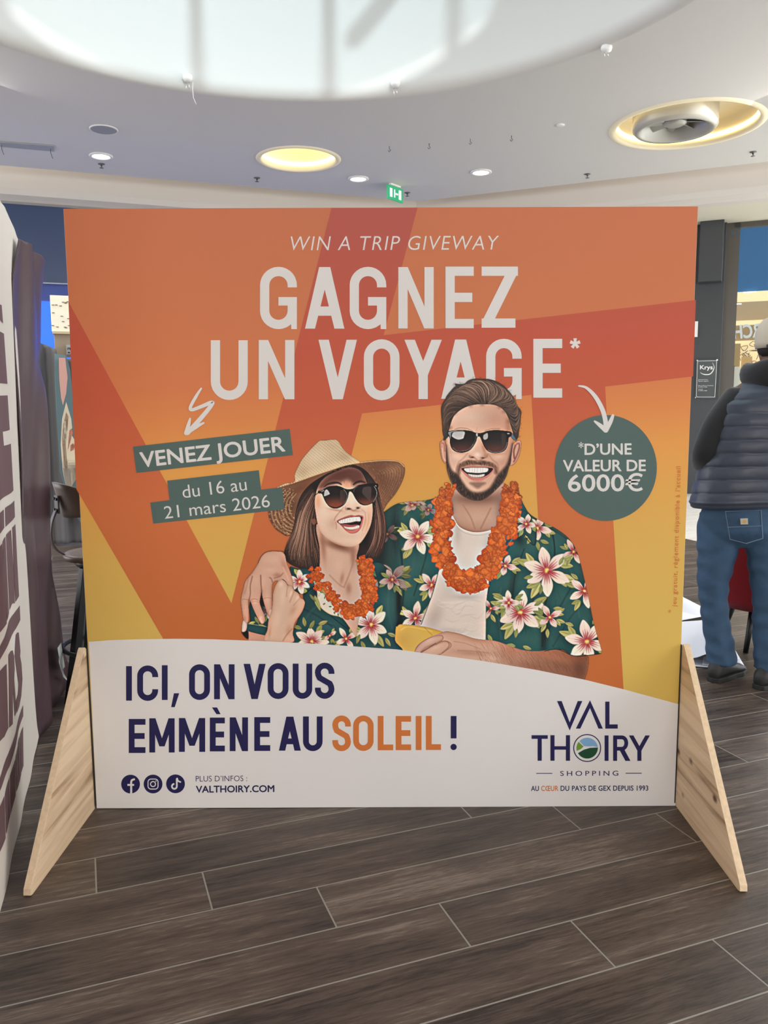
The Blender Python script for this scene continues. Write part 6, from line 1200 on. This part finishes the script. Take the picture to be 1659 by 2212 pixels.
# shoes
shoe_m = mat('shoe_grey', (46,46,46), .6, noise=.35, nscale=(60,60,60)); sole_m = mat('shoe_sole', (34,33,32), .7)
for nm, cx, cy, rz, lb in (('shoe',1.765,1.36,R(-52),None),('shoe',1.955,1.235,R(-60),None)):
    b = MB(); d_ = Vector((math.cos(rz+math.pi/2),math.sin(rz+math.pi/2),0)); s_ = Vector((d_.y,-d_.x,0)); c0 = Vector((cx,cy,0)); rings = []
    for u_, w_, h_ in ((-.135,.026,.07),(-.12,.036,.105),(-.08,.040,.115),(-.03,.040,.105),(.02,.043,.085),(.07,.047,.065),(.11,.044,.055),(.14,.030,.04),(.15,.015,.03)):
        rings.append([c0+d_*u_+s_*(math.cos(a)*w_)+Vector((0,0,.018+max(0,h_-.018)*(.5+.5*math.sin(a)) )) for a in [2*math.pi*k/20 for k in range(20)]])
    sh_ = b.loft(rings).build('shoe', shoe_m, man, True)
    b = MB(); out_ = [c0+d_*u_+s_*w_ for u_, w_ in ((-.142,0),(-.13,.034),(-.06,.044),(.02,.044),(.08,.052),(.13,.042),(.157,.01),(.157,-.01),(.13,-.04),(.08,-.05),(.02,-.042),(-.06,-.043),(-.13,-.034))]
    b.prism([p+Vector((0,0,.001)) for p in out_], (0,0,.024)); b.build('sole', sole_m, sh_, bevel=.004)
    b = MB()
    for k in range(5): b.tube([c0+d_*(.0+k*.018)+s_*(-.03)+Vector((0,0,.075-k*.006)), c0+d_*(.005+k*.018)+Vector((0,0,.1-k*.009)), c0+d_*(.0+k*.018)+s_*.03+Vector((0,0,.075-k*.006))], .003, 6)
    b.build('lace', mat('lace_grey', (140,136,130), .7), sh_, True)
# hoodie: sleeves, trunk and hood
def tube_cloth(pts, rad): return MB().tube(pts, rad, 20)
hj = [((1.87,1.28,1.38),.10),((1.70,1.27,1.42),.075),((1.60,1.25,1.28),.068),((1.55,1.24,1.15),.064),((1.585,1.34,1.10),.056),((1.66,1.46,1.10),.046),((2.06,1.27,1.42),.075),((2.16,1.25,1.28),.068),((2.19,1.24,1.15),.062),((2.13,1.36,1.11),.055),((2.06,1.47,1.12),.046),((1.84,1.28,1.2),.12)]
hood_b = skin_body('hoodie', hj, [(0,1),(1,2),(2,3),(3,4),(4,5),(0,6),(6,7),(7,8),(8,9),(9,10),(0,11)], blackc, man)
b = MB(); rings = []
for k in range(33):
    a = 2*math.pi*k/32; back = .5-.5*math.sin(a)     # towards the viewer is -y
    r0 = .115; th = .030+.03*back; zc = 1.545+.0*back; c_ = Vector((1.895+r0*math.cos(a)*1.05, 1.29+r0*math.sin(a)*.95, zc-.012*back))
    o_ = Vector((math.cos(a),math.sin(a),0)); rings.append([c_+o_*(th*math.cos(q))*.9+Vector((0,0,1))*(th*1.25*math.sin(q))*(1+.12*math.sin(5*a)) for q in [2*math.pi*j/14 for j in range(14)]])
b.loft(rings, False).build('hood', blackc, hood_b, True)
# quilted vest
vest_m = mat('quilted_nylon', (54,61,76), .42, bump=.25, bscale=18, sheen=.1)
prof = np.array([(.905,1.80,1.275,.272,.185),(.925,1.80,1.275,.288,.195),(.97,1.80,1.275,.284,.195),(1.05,1.806,1.275,.268,.19),(1.2,1.83,1.275,.264,.19),(1.32,1.855,1.28,.268,.185),(1.40,1.87,1.28,.255,.17),(1.45,1.88,1.28,.215,.15),(1.49,1.888,1.285,.165,.125),(1.52,1.892,1.29,.12,.105)])
b = MB(); rings = []; zs = np.linspace(.905,1.52,124)
for z in zs:
    v = [np.interp(z, prof[:,0], prof[:,k]) for k in range(1,5)]; ring = []
    for k in range(64):
        a = 2*math.pi*k/64; zz = z+.012*math.sin(a*1.0+.5)+.02*math.cos(a)*(z-.9); ph = ((zz-.905)/.062)%1; q_ = (abs(math.sin(math.pi*ph))**.3); puff = 1+.045*(q_-1)+.006*math.sin(a*17+math.floor((zz-.905)/.062)*2.1)
        if z < .94: puff = 1+.012*math.sin((z-.905)*260)
        ring.append((v[0]+v[2]*puff*math.cos(a), v[1]+v[3]*puff*math.sin(a), z+.015*math.sin(a+2)*(1-(z-.9)*1.2)))
    rings.append(ring)
b.loft(rings, False); o = b.build('vest', vest_m, man, True)
# cap
capm = mat('cap_cotton', (196,186,168), .85, bump=.1, bscale=40); hx, hy, hz = 1.905, 1.31, 1.70
b = MB(); rings = []
for z_, r_ in ((-.035,.099),(-.01,.103),(.02,.104),(.05,.10),(.08,.088),(.105,.065),(.118,.035),(.121,.008)): rings.append(b.ell(hz+z_,hx,hy,r_*.88,r_*1.06,36))
cp = b.loft(rings).build('cap', capm, man, True)
b = MB(); vis = [(hx+.09*math.cos(a)*.9, hy+.06+.10*max(0,math.sin(a))+.02, hz-.03-.012*math.cos(a)**2) for a in np.linspace(-.2,math.pi+.2,20)]
b.prism(vis, (0,0,.004)); b.build('visor', capm, cp)
b = MB().tube([(hx-.075,hy-.07,hz-.028),(hx-.05,hy-.098,hz-.03),(hx,hy-.113,hz-.03),(hx+.05,hy-.098,hz-.03),(hx+.075,hy-.07,hz-.028)], .008, 8); b.build('cap_strap', blackc, cp, True)
b = MB()
for k in range(5): a = R(-90-10+k*10); 
rings = [b.ell(hz+z_,hx,hy,r_,r_*1.1,28) for z_, r_ in ((-.075,.068),(-.05,.078),(-.02,.083),(0,.083))]
b.loft(rings).build('hair', mat('dark_hair', (30,24,22), .8), man, True)
bpy.context.view_layer.update()
